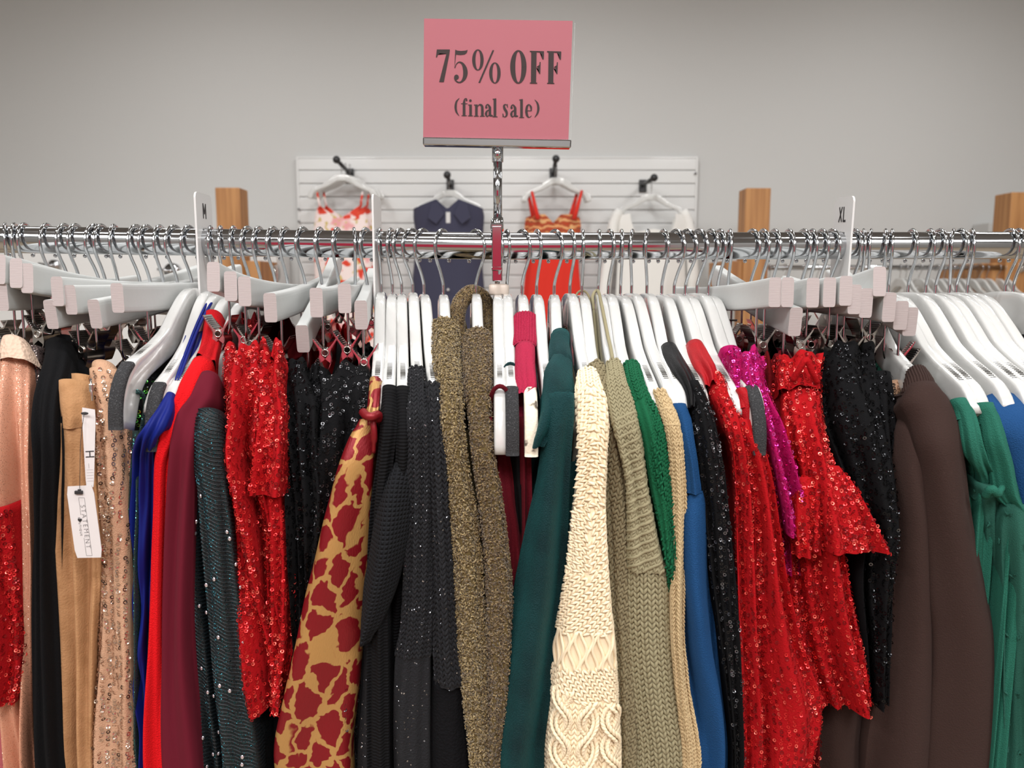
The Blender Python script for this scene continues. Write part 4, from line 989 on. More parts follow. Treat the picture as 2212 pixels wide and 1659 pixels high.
# olive boucle
def boucle(seed, big=1, vmax=.60, um=.05):
    def f(mb, s):
        rng = np.random.RandomState(seed); n = int(34000*vmax/.75*um/.05)
        scatter(mb, s, rng.uniform(-um, um, n), rng.uniform(0, vmax, n), TUFT, np.stack([rng.uniform(.0006, .0009, n), rng.uniform(.0010, .0018, n), rng.uniform(.0006, .0010, n)], -1)*big, rot=rng.uniform(-1.5, 1.5, n), lift=rng.uniform(0, .0022, n), tilt=.5, mi=1, seed=seed)
    return f
g = Gm('fleece_cardigan', 958, 'olive boucle fleece cardigan, the left of the pair', 'cardigan', )
sf = g.sleeve('sleeve', [(930, 988, 684), (929, 990, 740), (937, 992, 800), (946, 996, 850), (952, 1000, 930), (964, 1010, 1020), (972, 1030, 1130), (978, 1040, 1230), (988, 1048, 1400), (1004, 1050, 1530), (1018, 1052, 1659)], [M['fleece'], M['fleece2']], boucle(36), seed=36, fold=.0012, bul=1.1)
g.body(sf, [M['fleece']])
g = Gm('fleece_cardigan', 1028, 'olive boucle fleece cardigan with a hood rising round its hanger neck', 'cardigan')
sf = g.sleeve('sleeve', [(1000, 1062, 706), (1000, 1062, 760), (1004, 1062, 830), (1012, 1063, 900), (1018, 1067, 980), (1030, 1082, 1080), (1040, 1092, 1170), (1046, 1102, 1290), (1048, 1104, 1400), (1050, 1098, 1520), (1052, 1080, 1659)], [M['fleece'], M['fleece3']], boucle(37), seed=37, fold=.0012, bul=1.1)
g.body(sf, [M['fleece']])
def hood(mb, s=None):
    P = smoothpath([at(992, 760, -.045), at(986, 700, -.03), at(992, 660, -.01), at(1008, 638, .0), at(1024, 633, .01), at(1044, 646, .02), at(1054, 680, .02), at(1054, 740, 0)], 60)
    mb.tube(P, .0085, 12)
    rng = np.random.RandomState(5); n = 5200; i = rng.randint(0, 60, n); a = rng.uniform(0, 6.28, n)
    T = np.gradient(P, axis=0)[i]; T /= np.linalg.norm(T, axis=1, keepdims=True); X = np.cross(T, [0, 1, 0.]); X /= np.linalg.norm(X, axis=1, keepdims=True); Y = np.cross(T, X)
    Nn = X*np.cos(a)[:, None]+Y*np.sin(a)[:, None]; C = P[i]+Nn*.0092+T*rng.uniform(-.002, .002, (n, 1))
    tv, tf = TUFT; th = rng.uniform(-1.3, 1.3, n); W2 = np.cross(Nn, T); A = T*np.cos(th)[:, None]+W2*np.sin(th)[:, None]; Bv = np.cross(Nn, A)
    V = C[:, None]+Bv[:, None]*tv[None, :, :1]*.0008+A[:, None]*tv[None, :, 1:2]*.0023+Nn[:, None]*tv[None, :, 2:]*.001
    mb.add(V.reshape(-1, 3), (tf[None]+(np.arange(n)*len(tv))[:, None, None]).reshape(-1, 4), 1)
mb = MB(); hood(mb); g.fin(mb, 'hood', [M['fleece'], M['fleece3']])
# dark red strappy velvet behind
g = Gm('velvet_dress', 1075, 'wine red velvet dress with a thin strap looped on the smooth hanger tip', 'dress')
g.sleeve('body', [(1062, 1100, 960, -.18), (1064, 1118, 1050, -.19), (1078, 1136, 1150, -.19), (1090, 1140, 1300, -.19), (1090, 1120, 1659, -.18)], [M['wine']], seed=38, fold=.004)
t = np.linspace(0, 2*math.pi, 24, endpoint=False); xh = at(1075, 640, 0)[0]+.0056
mb = MB(); mb.tube([(xh+.0092*math.cos(a), -.186-.012*math.sin(a), rail_z(xh)-.1585+.0178*math.sin(a)) for a in t], .0022, 8, closed=True)
mb.tube([(xh-.009, -.199, rail_z(xh)-.17), (xh-.010, -.196, rail_z(xh)-.2), (xh-.006, -.19, rail_z(xh)-.26)], .002, 6)
g.fin(mb, 'strap', [M['wine']])
g = Gm('black_dress', 1095, 'black dress with a teal loop round the grip of its hanger', 'dress')
g.sleeve('body', [(1100, 1140, 975, -.185), (1112, 1150, 1100, -.19), (1120, 1160, 1300, -.18), (1120, 1160, 1659, -.18)], [M['blackmatte']], seed=39)
xh = at(1095, 640, 0)[0]+.0045; mb = MB(); mb.tube([(xh+.0085*math.cos(a), -.150+.004*math.sin(a), rail_z(xh)-.1405+.0165*math.sin(a)) for a in t], .0016, 8, closed=True); g.fin(mb, 'loop', [M['velvet']])
g = Gm('wine_blouse', 1140, 'wine red strip of a top behind the teal velvet jacket', 'top')
g.sleeve('body', [(1118, 1142, 900, -.19), (1122, 1146, 1000, -.195), (1124, 1145, 1200, -.195), (1120, 1140, 1659, -.18)], [M['wine']], seed=40)
# raspberry turtleneck
g = Gm('turtleneck_sweater', 1127, 'raspberry pink turtleneck sweater with folded ribbed collar', 'sweater')
g.sleeve('collar', [(1112, 1157, 672), (1109, 1158, 690), (1109, 1158, 715), (1110, 1157, 738)], [M['rasp']], lambda mb, s: ribs(mb, s, .0028, .0011, 0, .08), ext=0, fold=.0006, seed=41, L=.05, back=False, bul=.7, label='folded ribbed collar')
g.sleeve('body', [(1113, 1156, 735), (1112, 1156, 775), (1114, 1160, 815), (1117, 1160, 835), (1118, 1140, 848)], [M['rasp']], ext=0, fold=.001, seed=42, L=.1, bul=.8)
g.sleeve('side_panel', [(1117, 1132, 835, -.16), (1120, 1132, 880, -.17), (1124, 1136, 960, -.18)], [M['rasp']], ext=.35, fold=.001, seed=43, L=.1)
# teal velvet jacket
g = Gm('velvet_jacket', 1197, 'teal velvet jacket with a wide rolled collar', 'jacket')
sf = g.sleeve('sleeve', [(1186, 1242, 846, -.212), (1176, 1242, 900, -.22), (1168, 1238, 970), (1160, 1236, 1040), (1146, 1236, 1110), (1130, 1234, 1190), (1112, 1226, 1290), (1096, 1210, 1390), (1080, 1192, 1520), (1068, 1175, 1659)], [M['velvet']], seed=44, fold=.003, ks=(1, 2, 3), bul=.7)
g.sleeve('collar', [(1190, 1232, 708), (1186, 1232, 735), (1186, 1238, 770)], [M['velvet']], seed=45, ext=.02, fold=.002, L=.08, back=False)
g.sleeve('lapel', [(1188, 1236, 760), (1168, 1238, 790), (1162, 1242, 830), (1160, 1226, 880), (1156, 1200, 925), (1150, 1172, 965)], [M['velvet']], seed=46, ext=0, fold=.004, ks=(1, 2), L=.06, back=False)
g.sleeve('body', [(1205, 1252, 1000, -.19), (1205, 1245, 1150, -.19), (1190, 1235, 1300, -.19), (1150, 1205, 1659, -.19)], [M['velvet']], seed=47, fold=.003)
# cream cable sweater
def creamdeco(mb, s):
    knit(mb, s, .0056, .0046, 0, 0, .03, .55, lift=.0004)
    for v0, v1, q in ((.03, .15, 1), (.15, .215, -1)):
        knit(mb, s, .0060, .0056, .95*q, v0, v1, .6, u1=.0, lift=.0006); knit(mb, s, .0060, .0056, -.75*q, v0, v1, .6, u0=.0, lift=.0006)
    knit(mb, s, .0062, .0056, .85, .215, .275, .6, lift=.0008)
    # open ladder band: long loose strands
    for uu in np.arange(-.036, .038, .0055):
        vv = np.linspace(.272, .312, 14); ok, P, Tu, Tv, N = sample(s, uu+.003*np.sin(vv*160+uu*300), vv)
        if ok.sum() > 4: mb.tube(P+N*.001, .0017, 6)
    knit(mb, s, .0058, .0052, -.6, .310, .345, .6, lift=.0008)
    knit(mb, s, .0058, .0052, 0, .345, .75, .55, lift=.0002)
    for uc, sg, v0 in ((-.021, 1, .335), (.003, -1, .345), (.026, 1, .350)):
        for ph in (0, math.pi):
            vv = np.arange(v0, min(.72, s.v[-1]), .0034); k = 2*math.pi/.058
            uu = uc+.0062*np.sin(k*vv*sg+ph); du = .0062*k*sg*np.cos(k*vv*sg+ph); lf = .0030+.0022*np.cos(k*vv*sg+ph)
            for o in (-.0023, .0023):
                scatter(mb, s, uu+o, vv, BLOB, (.0021, .0044, .0021), rot=-np.arctan(du)+(.35 if o > 0 else -.35), lift=lf, mi=0)
g = Gm('cable_sweater', 1231, 'cream chunky cable knit sweater, the palest garment on the rail', 'sweater')
sf = g.sleeve('sleeve', [(1250, 1290, 795), (1247, 1300, 820), (1248, 1311, 860), (1254, 1315, 930), (1256, 1312, 1000), (1252, 1311, 1070), (1244, 1313, 1140), (1236, 1318, 1220), (1224, 1324, 1300), (1206, 1334, 1400), (1190, 1340, 1510), (1175, 1343, 1659)], [M['cream']], creamdeco, seed=48, fold=.0012, bul=.8)
g.body(sf, [M['cream']])
# taupe knit behind, sage sweater in front
g = Gm('knit_sweater', 1257, 'taupe green knit sweater, a narrow strip behind cream and sage', 'sweater')
sf = g.sleeve('sleeve', [(1272, 1305, 778, -.15), (1282, 1318, 830, -.185), (1298, 1332, 900, -.2), (1306, 1345, 980, -.2), (1314, 1362, 1120, -.202), (1322, 1366, 1300, -.202), (1334, 1376, 1450, -.202), (1342, 1384, 1659, -.202)], [M['sagedk']], lambda mb, s: knit(mb, s, .0058, .0052, .35, 0, .9, .55, lift=.0003), seed=49, fold=.001)
KNT = g
g = Gm('knit_sweater', 1292, 'sage green chunky knit sweater with a diagonal ribbed yoke', 'sweater')
sf = g.sleeve('yoke', [(1311, 1342, 776), (1310, 1358, 815), (1314, 1376, 860), (1330, 1386, 920), (1346, 1394, 980), (1358, 1402, 1040), (1362, 1416, 1110), (1363, 1430, 1180), (1363, 1446, 1240)], [M['sage']], lambda mb, s: (knit(mb, s, .0050, .0046, .0, 0, .12, .5, lift=.0002), courses(mb, s, .0088, .0019, .08, .5, 0, slope=-.42), knit(mb, s, .0052, .0048, .4, .12, .5, .45, lift=-.0002)), seed=50, fold=.0008, ext=0)
sf = g.sleeve('sleeve', [(1362, 1450, 1228, -.2145), (1362, 1453, 1300, -.2145), (1364, 1459, 1400, -.2145), (1368, 1475, 1520, -.2145), (1375, 1498, 1659, -.2145)], [M['sage']], lambda mb, s: knit(mb, s, .0068, .0056, 0, 0, .9, .6, lift=.0005), seed=51, fold=.0008)
g.body(sf, [M['sage']])
# sage ribbon round its hanger neck
xh = at(1292, 640, 0)[0]
mb = MB(); P = [np.array([xh-.008, -.03, rail_z(xh)-.075]), np.array([xh-.0075, -.012, rail_z(xh)-.058]), np.array([xh-.001, -.004, rail_z(xh)-.052]), onarm(1299, 656)]+[onarm(q, y) for q, y in ((1304, 680), (1309, 705), (1314, 730), (1319, 752), (1323, 775))]
mb.tube(smoothpath(P, 50), .0019, 8); mb.tube(smoothpath([np.array([xh-.008, -.03, rail_z(xh)-.075]), np.array([xh-.0082, -.08, rail_z(xh)-.125]), np.array([xh-.008, -.12, rail_z(xh)-.15])], 16), .0019, 8); g.fin(mb, 'ribbon', [M['sage']])
xh = at(1257, 640, 0)[0]; tt = np.linspace(0, 2*math.pi, 28, endpoint=False)
mb = MB(); mb.tube([(xh+.0086*math.cos(a), -.012+.012*math.sin(a), rail_z(xh)-.064+.012*math.sin(a)) for a in tt], .0013, 6, closed=True)
mb.tube(smoothpath([(xh+.008, -.02, rail_z(xh)-.07), (xh+.0085, -.07, rail_z(xh)-.115), (xh+.0085, -.12, rail_z(xh)-.145)], 14), .0013, 6); lo = mb.build('neck_loop', [M['sagedk']], KNT.e); lo.location = -Vector(KNT.e.location)
# bottle green
g = Gm('cable_sweater', 1340, 'bottle green knit sweater right of the sage one', 'sweater')
sf = g.sleeve('sleeve', [(1348, 1382, 778), (1352, 1392, 810), (1368, 1412, 860), (1386, 1432, 920), (1398, 1444, 980), (1408, 1452, 1050), (1424, 1453, 1130), (1438, 1454, 1220), (1440, 1456, 1300, -.2)], [M['bottle']], lambda mb, s: (knit(mb, s, .0046, .0042, 0, .0, .06, .5), knit(mb, s, .0042, .0042, .5, .06, .5, .5, lift=lambda: 0) if False else knit(mb, s, .0044, .0042, .5, .06, .6, .5, relief=lambda A, B: .0016*np.sin(A*180+np.sin(B*60)))), seed=52, fold=.0014)
g.body(sf, [M['bottle']])
# beige fine knit
g = Gm('knit_sweater', 1364, 'beige fine knit sweater between bottle green and blue', 'sweater')
sf = g.sleeve('sleeve', [(1414, 1440, 842), (1424, 1458, 875), (1438, 1470, 920), (1446, 1476, 990), (1450, 1480, 1080), (1452, 1480, 1200), (1456, 1478, 1350), (1464, 1490, 1480), (1480, 1516, 1659)], [M['beige']], lambda mb, s: (knit(mb, s, .0042, .0040, 0, 0, .9, .5), courses(mb, s, .017, .0014, .02, .6, 0)), seed=53, fold=.001)
# petrol blue blouse
g = Gm('blue_blouse', 1397, 'petrol blue blouse whose sleeve is gathered at a seam', 'blouse')
g.sleeve('shoulder', [(1450, 1486, 870), (1462, 1496, 900), (1474, 1504, 950), (1484, 1512, 1010), (1488, 1520, 1068)], [M['petrol']], seed=54, fold=.001, ext=0)
sf = g.sleeve('sleeve', [(1486, 1526, 1060, -.214), (1474, 1534, 1090, -.218), (1466, 1536, 1140, -.22), (1463, 1536, 1250, -.22), (1468, 1542, 1400, -.22), (1486, 1560, 1530, -.22), (1506, 1566, 1659, -.22)], [M['petrol']], seed=55, fold=.0028, ks=(1, 2, 3))
g.sleeve('body', [(1520, 1548, 1080, -.195), (1524, 1560, 1200, -.2), (1528, 1578, 1400, -.2), (1545, 1606, 1659, -.2)], [M['petrol']], seed=56, fold=.0015)
# black sequined blazer with satin collar
def chains(seed, pitch=.0040, row=.0060, vmax=.75, r=.00175, keep=.88): return lambda mb, s: sequins(mb, s, pitch=pitch, row=row, r=r, tilt=.35, seed=seed, keep=keep, vmax=vmax)
g = Gm('sequin_blazer', 1456, 'black sequined blazer with a black satin collar', 'blazer')
sf = g.sleeve('sleeve', [(1488, 1512, 820), (1492, 1530, 850), (1502, 1548, 900), (1512, 1560, 960), (1520, 1574, 1030), (1534, 1584, 1130), (1546, 1592, 1240), (1560, 1596, 1370), (1572, 1597, 1500), (1582, 1598, 1659)], [M['blackmesh'], M['blacks']], chains(57), seed=57, fold=.0015)
g.body(sf, [M['blackmesh']])
g.sleeve('collar', [(1428, 1464, 738), (1432, 1478, 760), (1450, 1494, 790), (1468, 1504, 815), (1482, 1510, 850), (1486, 1506, 878)], [M['satinblk']], seed=58, ext=0, fold=.0015, L=.09, back=False, label='black satin collar')
# red sequined blazer with red satin collar
g = Gm('sequin_blazer', 1480, 'red sequined blazer with a red satin collar and long sleeves', 'blazer')
g.sleeve('collar', [(1483, 1522, 732), (1488, 1534, 752), (1502, 1548, 778), (1518, 1552, 800), (1526, 1552, 826)], [M['satinred']], seed=59, ext=0, fold=.0015, L=.09, back=False, label='red satin collar')
sf = g.sleeve('front_panel', [(1530, 1562, 800), (1538, 1580, 835), (1556, 1600, 880), (1576, 1614, 930), (1590, 1624, 990), (1597, 1634, 1080), (1600, 1640, 1200), (1603, 1642, 1400), (1604, 1650, 1659)], [M['redmesh'], M['reds']], chains(60, .0038, .0050), seed=60, fold=.002)
g.body(sf, [M['redmesh']])
g.sleeve('sleeve', [(1590, 1626, 905), (1612, 1652, 960), (1626, 1672, 1040, -.218), (1634, 1684, 1130, -.22), (1638, 1698, 1230, -.222), (1640, 1722, 1330, -.222), (1640, 1752, 1430, -.222), (1644, 1786, 1520, -.222), (1646, 1790, 1580, -.222), (1652, 1770, 1659, -.222)], [M['redmesh'], M['reds']], chains(61, .0042, .0060), seed=61, fold=.003, ks=(2, 3, 4), bul=.6)
mb = MB(); g2 = Gm('satin_camisole', 1505, 'red satin strap folded over the foam tipped hanger at the right', 'top')
g2.sleeve('strap', [(1592, 1616, 836), (1604, 1634, 855), (1606, 1636, 880)], [M['satinred']], seed=62, ext=.2, fold=.0008, L=.04, back=False)
# magenta sequins
g = Gm('sequin_blouse', 1573, 'magenta sequined top on clips', 'top')
g.sleeve('sleeve', [(1574, 1656, 756, -.165), (1580, 1656, 790, -.175), (1600, 1668, 850, -.19), (1630, 1684, 910, -.2), (1648, 1700, 980, -.207), (1662, 1716, 1050, -.21), (1676, 1731, 1120, -.213), (1684, 1727, 1152, -.213)], [M['magmesh'], M['mags']], seqdeco(63), seed=63, crumple=0.005, fold=.004, ext=0, L=.12)
g.sleeve('body', [(1560, 1600, 745, -.14), (1580, 1640, 800, -.155), (1640, 1700, 1000, -.185), (1690, 1722, 1140, -.19), (1694, 1720, 1240, -.19)], [M['magmesh'], M['mags']], seqdeco(64), seed=64, fold=.003, L=.1, ext=0)
g = Gm('sequin_blouse', 1600, 'deep red sequined top in shade between magenta and the ruffled dress', 'top')
g.sleeve('body', [(1654, 1700, 765, -.13), (1654, 1705, 850, -.15), (1680, 1716, 1000, -.175), (1705, 1735, 1200, -.18), (1740, 1770, 1500, -.18)], [M['dkred'], M['reds']], seqdeco(65, keep=.5), seed=65, crumple=0.004, L=.1)
# red ruffled dress
g = Gm('ruffle_dress', 1640, 'red sequined dress with flared ruffle sleeves', 'dress')
g.sleeve('collar', [(1690, 1786, 762, -.160), (1690, 1785, 800, -.168), (1692, 1784, 834, -.178)], [M['redmesh'], M['reds']], seqdeco(66), seed=66, crumple=0.003, ext=0, fold=.0022, L=.05, bul=.6)
sf = g.sleeve('body', [(1696, 1778, 828, -.17), (1703, 1786, 890, -.188), (1712, 1796, 950, -.2), (1722, 1812, 1010, -.207), (1728, 1816, 1100, -.207), (1726, 1846, 1215, -.207), (1734, 1858, 1300, -.207), (1748, 1878, 1400, -.207), (1790, 1898, 1535, -.207)], [M['redmesh'], M['reds']], seqdeco(67, vmax=.9), seed=67, fold=.004, ks=(2, 4, 5), ext=0, bul=.6)
g.sleeve('ruffle', [(1758, 1818, 1005, -.210), (1762, 1846, 1040, -.216), (1764, 1872, 1090, -.222), (1764, 1898, 1150, -.226), (1764, 1916, 1196, -.228)], [M['redmesh'], M['reds']], seqdeco(68), seed=68, fold=.006, ks=(3, 5, 7), ext=0, L=.08, bul=.45)
g.sleeve('back_ruffle', [(1722, 1764, 1030, -.208), (1720, 1770, 1080, -.214), (1718, 1774, 1140, -.218), (1722, 1776, 1205, -.219)], [M['redmesh'], M['reds']], seqdeco(69), seed=69, fold=.003, ext=0, L=.08)
mb = MB(); mb.tube(smoothpath([at(1712, 822, -.176), at(1728, 796, -.182), at(1742, 776, -.184), at(1752, 800, -.182), at(1766, 826, -.176)], 20), .003, 6); g.fin(mb, 'seam_edge', [M['redmesh']])
# black sequins right
g = Gm('sequin_blouse', 1749, 'black sequined top with a few green sequins, right of the ruffled dress', 'top')
g.sleeve('body', [(1784, 1896, 742, -.145), (1786, 1912, 790, -.16), (1790, 1926, 850, -.175), (1806, 1940, 920, -.188), (1832, 1946, 1000, -.195), (1856, 1948, 1080, -.2), (1880, 1946, 1150, -.202), (1872, 1936, 1250, -.198), (1878, 1920, 1400, -.195), (1882, 1906, 1520, -.19)], [M['blackmesh'], M['irid']], seqdeco(70, keep=.55, vmax=.9), seed=70, crumple=0.005, fold=.005, ks=(2, 3, 5), ext=0, bul=.6)
g.sleeve('sleeve', [(1880, 1934, 800, -.16), (1884, 1942, 850, -.17), (1888, 1946, 950, -.18), (1900, 1948, 1100, -.185)], [M['blackmesh'], M['irid']], seqdeco(71, keep=.4), seed=71, fold=.003, ext=.2, L=.1)
g = Gm('glitter_dress', 1800, 'thin champagne sequined edge between black sequins and brown sweatshirt', 'dress')
g.sleeve('body', [(1925, 1948, 820, -.135), (1930, 1952, 880, -.15), (1936, 1952, 1000, -.16)], [M['champ'], M['champs']], seqdeco(72), seed=72, L=.1)
# brown sweatshirts
g = Gm('brown_sweatshirt', 1838, 'chocolate brown sweatshirt with a dropped shoulder seam', 'sweatshirt')
g.sleeve('collar', [(1962, 2006, 788), (1960, 2026, 808), (1966, 2038, 830)], [M['brown']], lambda mb, s: ribs(mb, s, .0026, .0009, 0, .04), seed=73, ext=.01, fold=.0008, L=.06, back=False)
sf = g.sleeve('sleeve', [(1968, 2034, 822), (1965, 2076, 860), (1985, 2094, 905), (2000, 2106, 960), (2012, 2116, 1040), (2022, 2128, 1130), (2030, 2146, 1230), (2034, 2164, 1320), (2040, 2176, 1375), (2042, 2180, 1430), (2036, 2190, 1560), (2030, 2198, 1659)], [M['brown']], lambda mb, s: courses(mb, s, .5, .0018, .43, .45, 0, slope=-.22), seed=74, fold=.002, ks=(1, 2), bul=.8)
g.sleeve('body', [(1958, 2030, 850, -.165), (1948, 2030, 920, -.19), (1944, 2032, 1020, -.2), (1942, 2036, 1150, -.2), (1932, 2040, 1300, -.2), (1912, 2044, 1500, -.2), (1892, 2046, 1659, -.2)], [M['brown']], seed=75, fold=.003, ks=(1, 2), L=.18, bul=.7)
g = Gm('brown_sweatshirt', 1800, 'brown sweatshirt hanging low beneath the ruffled dress', 'sweatshirt')
g.sleeve('body', [(1790, 1930, 1380, -.165), (1788, 1925, 1500, -.172), (1775, 1920, 1659, -.172)], [M['brown']], seed=76, fold=.004, ks=(1, 2))
# green tops
def dots(seed):
    def f(mb, s):
        us, vs = np.meshgrid(np.arange(-.06, .06, .022), np.arange(.01, .6, .03)); rng = np.random.RandomState(seed)
        us = us+(np.arange(us.shape[0])[:, None] % 2)*.011
        for k in range(3): scatter(mb, s, us+rng.randn(*us.shape)*.0012, vs+rng.randn(*us.shape)*.0012, TUFT, (.0008, .0028, .0012), rot=rng.uniform(-.9, .9, us.size), lift=.0015, tilt=.5, mi=0)
    return f
g = Gm('green_blouse', 1918, 'sea green blouse with sheer dotted sleeve next to the brown sweatshirt', 'blouse')
g.sleeve('body', [(2062, 2094, 858), (2078, 2114, 890), (2092, 2130, 940), (2102, 2146, 1000), (2112, 2156, 1050, -.2)], [M['green']], seed=77, ext=.4, fold=.0015)
g.sleeve('sleeve', [(2118, 2166, 1050, -.21), (2122, 2172, 1090, -.205), (2130, 2164, 1160, -.2), (2134, 2170, 1300, -.19), (2140, 2180, 1659, -.19)], [M['sheer']], dots(3), seed=78, fold=.003)
mb = MB(); mb.tube(smoothpath([at(2128, 1072, -.216), at(2142, 1056, -.224), at(2154, 1066, -.222), at(2166, 1052, -.214)], 14), [.004]*10+[.003]*4, 8); g.fin(mb, 'bow', [M['green']])
g = Gm('green_blouse', 1932, 'sea green blouse with swiss dot sleeve at the lower right edge', 'blouse')
g.sleeve('body', [(2116, 2154, 868), (2128, 2172, 905), (2140, 2190, 950), (2152, 2204, 1010), (2166, 2216, 1080), (2190, 2222, 1105)], [M['green']], seed=79, ext=.3, fold=.0015)
g.sleeve('sleeve', [(2186, 2250, 1090, -.222), (2182, 2262, 1150, -.226), (2186, 2266, 1300, -.226), (2188, 2270, 1500, -.226), (2190, 2280, 1659, -.226)], [M['sheer']], dots(5), seed=80, fold=.003)
# blue right
g = Gm('blue_jersey', 1961, 'denim blue jersey top cut by the right edge', 'top')
sf = g.sleeve('body', [(2120, 2215, 846, -.185), (2130, 2262, 880, -.206), (2146, 2285, 930), (2168, 2300, 1000), (2190, 2320, 1100), (2196, 2330, 1659)], [M['bluej']], seed=81, fold=.002, ks=(1, 2), bul=.8)
for k, (hp, pts, m, m2, lab, nm, ct) in enumerate([
    (1999, [(2052, 2110, 792, -.105), (2060, 2130, 850, -.12), (2090, 2160, 1000, -.13)], 'goldseq', 'golds', 'bronze sequined top glimpsed between white hangers at the right', 'sequin_blouse', 'top'),
    (2040, [(2130, 2180, 745, -.055), (2140, 2200, 790, -.07), (2150, 2215, 1000, -.1)], 'blackmesh', 'blacks', 'black garment glimpsed between the glossy hangers', 'sequin_blouse', 'top'),
    (2110, [(2178, 2250, 722, -.05), (2188, 2260, 790, -.07), (2190, 2262, 1000, -.1)], 'blackmatte', None, 'black top behind the hanger at the right edge', 'black_blouse', 'top')]):
    g = Gm(nm, hp, lab, ct)
    g.sleeve('body', pts, [M[m]]+([M[m2]] if m2 else []), seqdeco(90+k) if m2 else None, seed=90+k, L=.12)
# swing tags on the champagne dress
def swing(name, label, c4, writer=None):
    c = np.array([at(*p) for p in c4]); o = c.mean(0); e = empty(name, o, label, 'tag')
    nx = 10; r = .10; mb = MB(); g_ = []
    for v in np.linspace(0, 1, nx):
        row = []
        for u in np.linspace(0, 1, nx):
            uu, vv = u, v
            if min(u, 1-u) < .01 and min(v, 1-v) < .01: uu = .06 if u < .5 else .94
            row.append((c[0]*(1-uu)+c[1]*uu)*(1-vv)+(c[3]*(1-uu)+c[2]*uu)*vv-o)
        g_.append(row)
    P = np.array(g_); n = np.cross(P[0, -1]-P[0, 0], P[-1, 0]-P[0, 0]); n /= np.linalg.norm(n); n *= -1 if n[1] > 0 else 1
    mb.grid(P+n*.0003, smooth=False); mb.grid((P-n*.0003)[::-1], smooth=False)
    for a, b in ((P[0], P[0]), (P[-1], P[-1]), (P[:, 0], P[:, 0]), (P[:, -1], P[:, -1])): mb.grid(np.stack([a+n*.0003, b-n*.0003]), smooth=False)
    mb.build('card', mat('tag_card', (.62, .585, .58, 1), .6), e)
    X = P[0, -1]-P[0, 0]; Yv = P[-1, 0]-P[0, 0]; return e, P, n, X, Yv
def tagpt(P, n, u, v, lift=.0008): 
    return (P[0, 0]*(1-u)+P[0, -1]*u)*(1-v)+(P[-1, 0]*(1-u)+P[-1, -1]*u)*v+n*lift
def tagline(e, P, n, uv, r=.00012, name='printed_rule'):
    mb = MB(); Y = np.array([tagpt(P, n, u, v, .0004) for u, v in uv])
    for a, b in zip(Y[:-1], Y[1:]): mb.tube([a, b], r, 4)
    mb.build(name, M['ink'], e)
def tagtext(e, P, n, s, size, u, v, m=None, name='lettering'):
    X = P[0, -1]-P[0, 0]; V = P[-1, 0]-P[0, 0]; xd = V/np.linalg.norm(V); yd = np.cross(n, xd)   # text runs down the card
    c = bpy.data.curves.new(name, 'FONT'); c.body = s; c.size = size; c.align_x = 'CENTER'; c.align_y = 'CENTER'
    if len(s) > 1: c.space_character = 1.35 if size > .004 else 1.5; c.offset = -.00012 if size > .004 else 0
    t_ = bpy.data.objects.new(name, c); col.objects.link(t_); dg = bpy.context.evaluated_depsgraph_get()
    me = bpy.data.meshes.new_from_object(t_.evaluated_get(dg)); bpy.data.objects.remove(t_); me.materials.clear(); me.materials.append(m or M['ink'])
    o = bpy.data.objects.new(name, me); col.objects.link(o); o.parent = e
    R = Matrix(((xd[0], yd[0], n[0]), (xd[1], yd[1], n[1]), (xd[2], yd[2], n[2]))).to_4x4(); p = tagpt(P, n, u, v, .0005)
    o.matrix_local = Matrix.Translation(Vector(p))@R; return o
e, P, n, X, V = swing('swing_tag', 'white swing tag reading STATEMENT hanging lowest on the sequined dress', [(143, 1051, -.236), (201, 1048, -.236), (222, 1204, -.236), (164, 1205, -.236)])
tagtext(e, P, n, 'STATEMENT', .0060, .52, .565); tagtext(e, P, n, 'BOUTIQUE', .0026, .30, .56)
tagline(e, P, n, [(.40, .16), (.64, .165), (.64, .97), (.40, .97), (.40, .72)]); tagline(e, P, n, [(.40, .16), (.40, .40)])
mb = MB(); q = tagpt(P, n, .46, .085, .0012); mb.rbox(q, (.0036, .001, .0016), .0004); mb.rbox(q+np.array([.0006, 0, .0018]), (.0012, .0009, .0012), .0004); mb.build('fastener', M['ink'], e)
mb = MB(); hp = tagpt(P, n, .33, .47, .0006)
poly_mesh([[hp+np.array([x*.0013, 0, y*.0013]) for x, y in ((0, -1.6), (-1.5, -.1), (-1.4, .9), (-.7, 1.2), (0, .7), (.7, 1.2), (1.4, .9), (1.5, -.1))]], 'heart_mark', M['ink'], e)
e, P, n, X, V = swing('swing_tag', 'white swing tag with a tall letter H, tucked behind the lower tag', [(176, 880, -.222), (207, 885, -.219), (203, 1052, -.226), (186, 1052, -.228)])
tagtext(e, P, n, 'H', .0105, .5, .58); tagline(e, P, n, [(.4, .70), (.42, .76)], .0001)
tagtext(e, P, n, '|||||', .006, .62, .85, mat('grey_ink', S(150, 138, 138), .6), name='small_print')
mb = MB(); Q = [at(182, 893, -.226), at(178, 920, -.229), at(174, 960, -.234), at(173, 1000, -.238), at(172, 1056, -.239)]; eo = np.array(e.location)
mb.tube(np.array(smoothpath(Q, 30))-eo, .00025, 5); mb.sphere(at(183, 893, -.2255)-eo, (.0035, .0008, .0014)); mb.build('string', M['ink'], e)
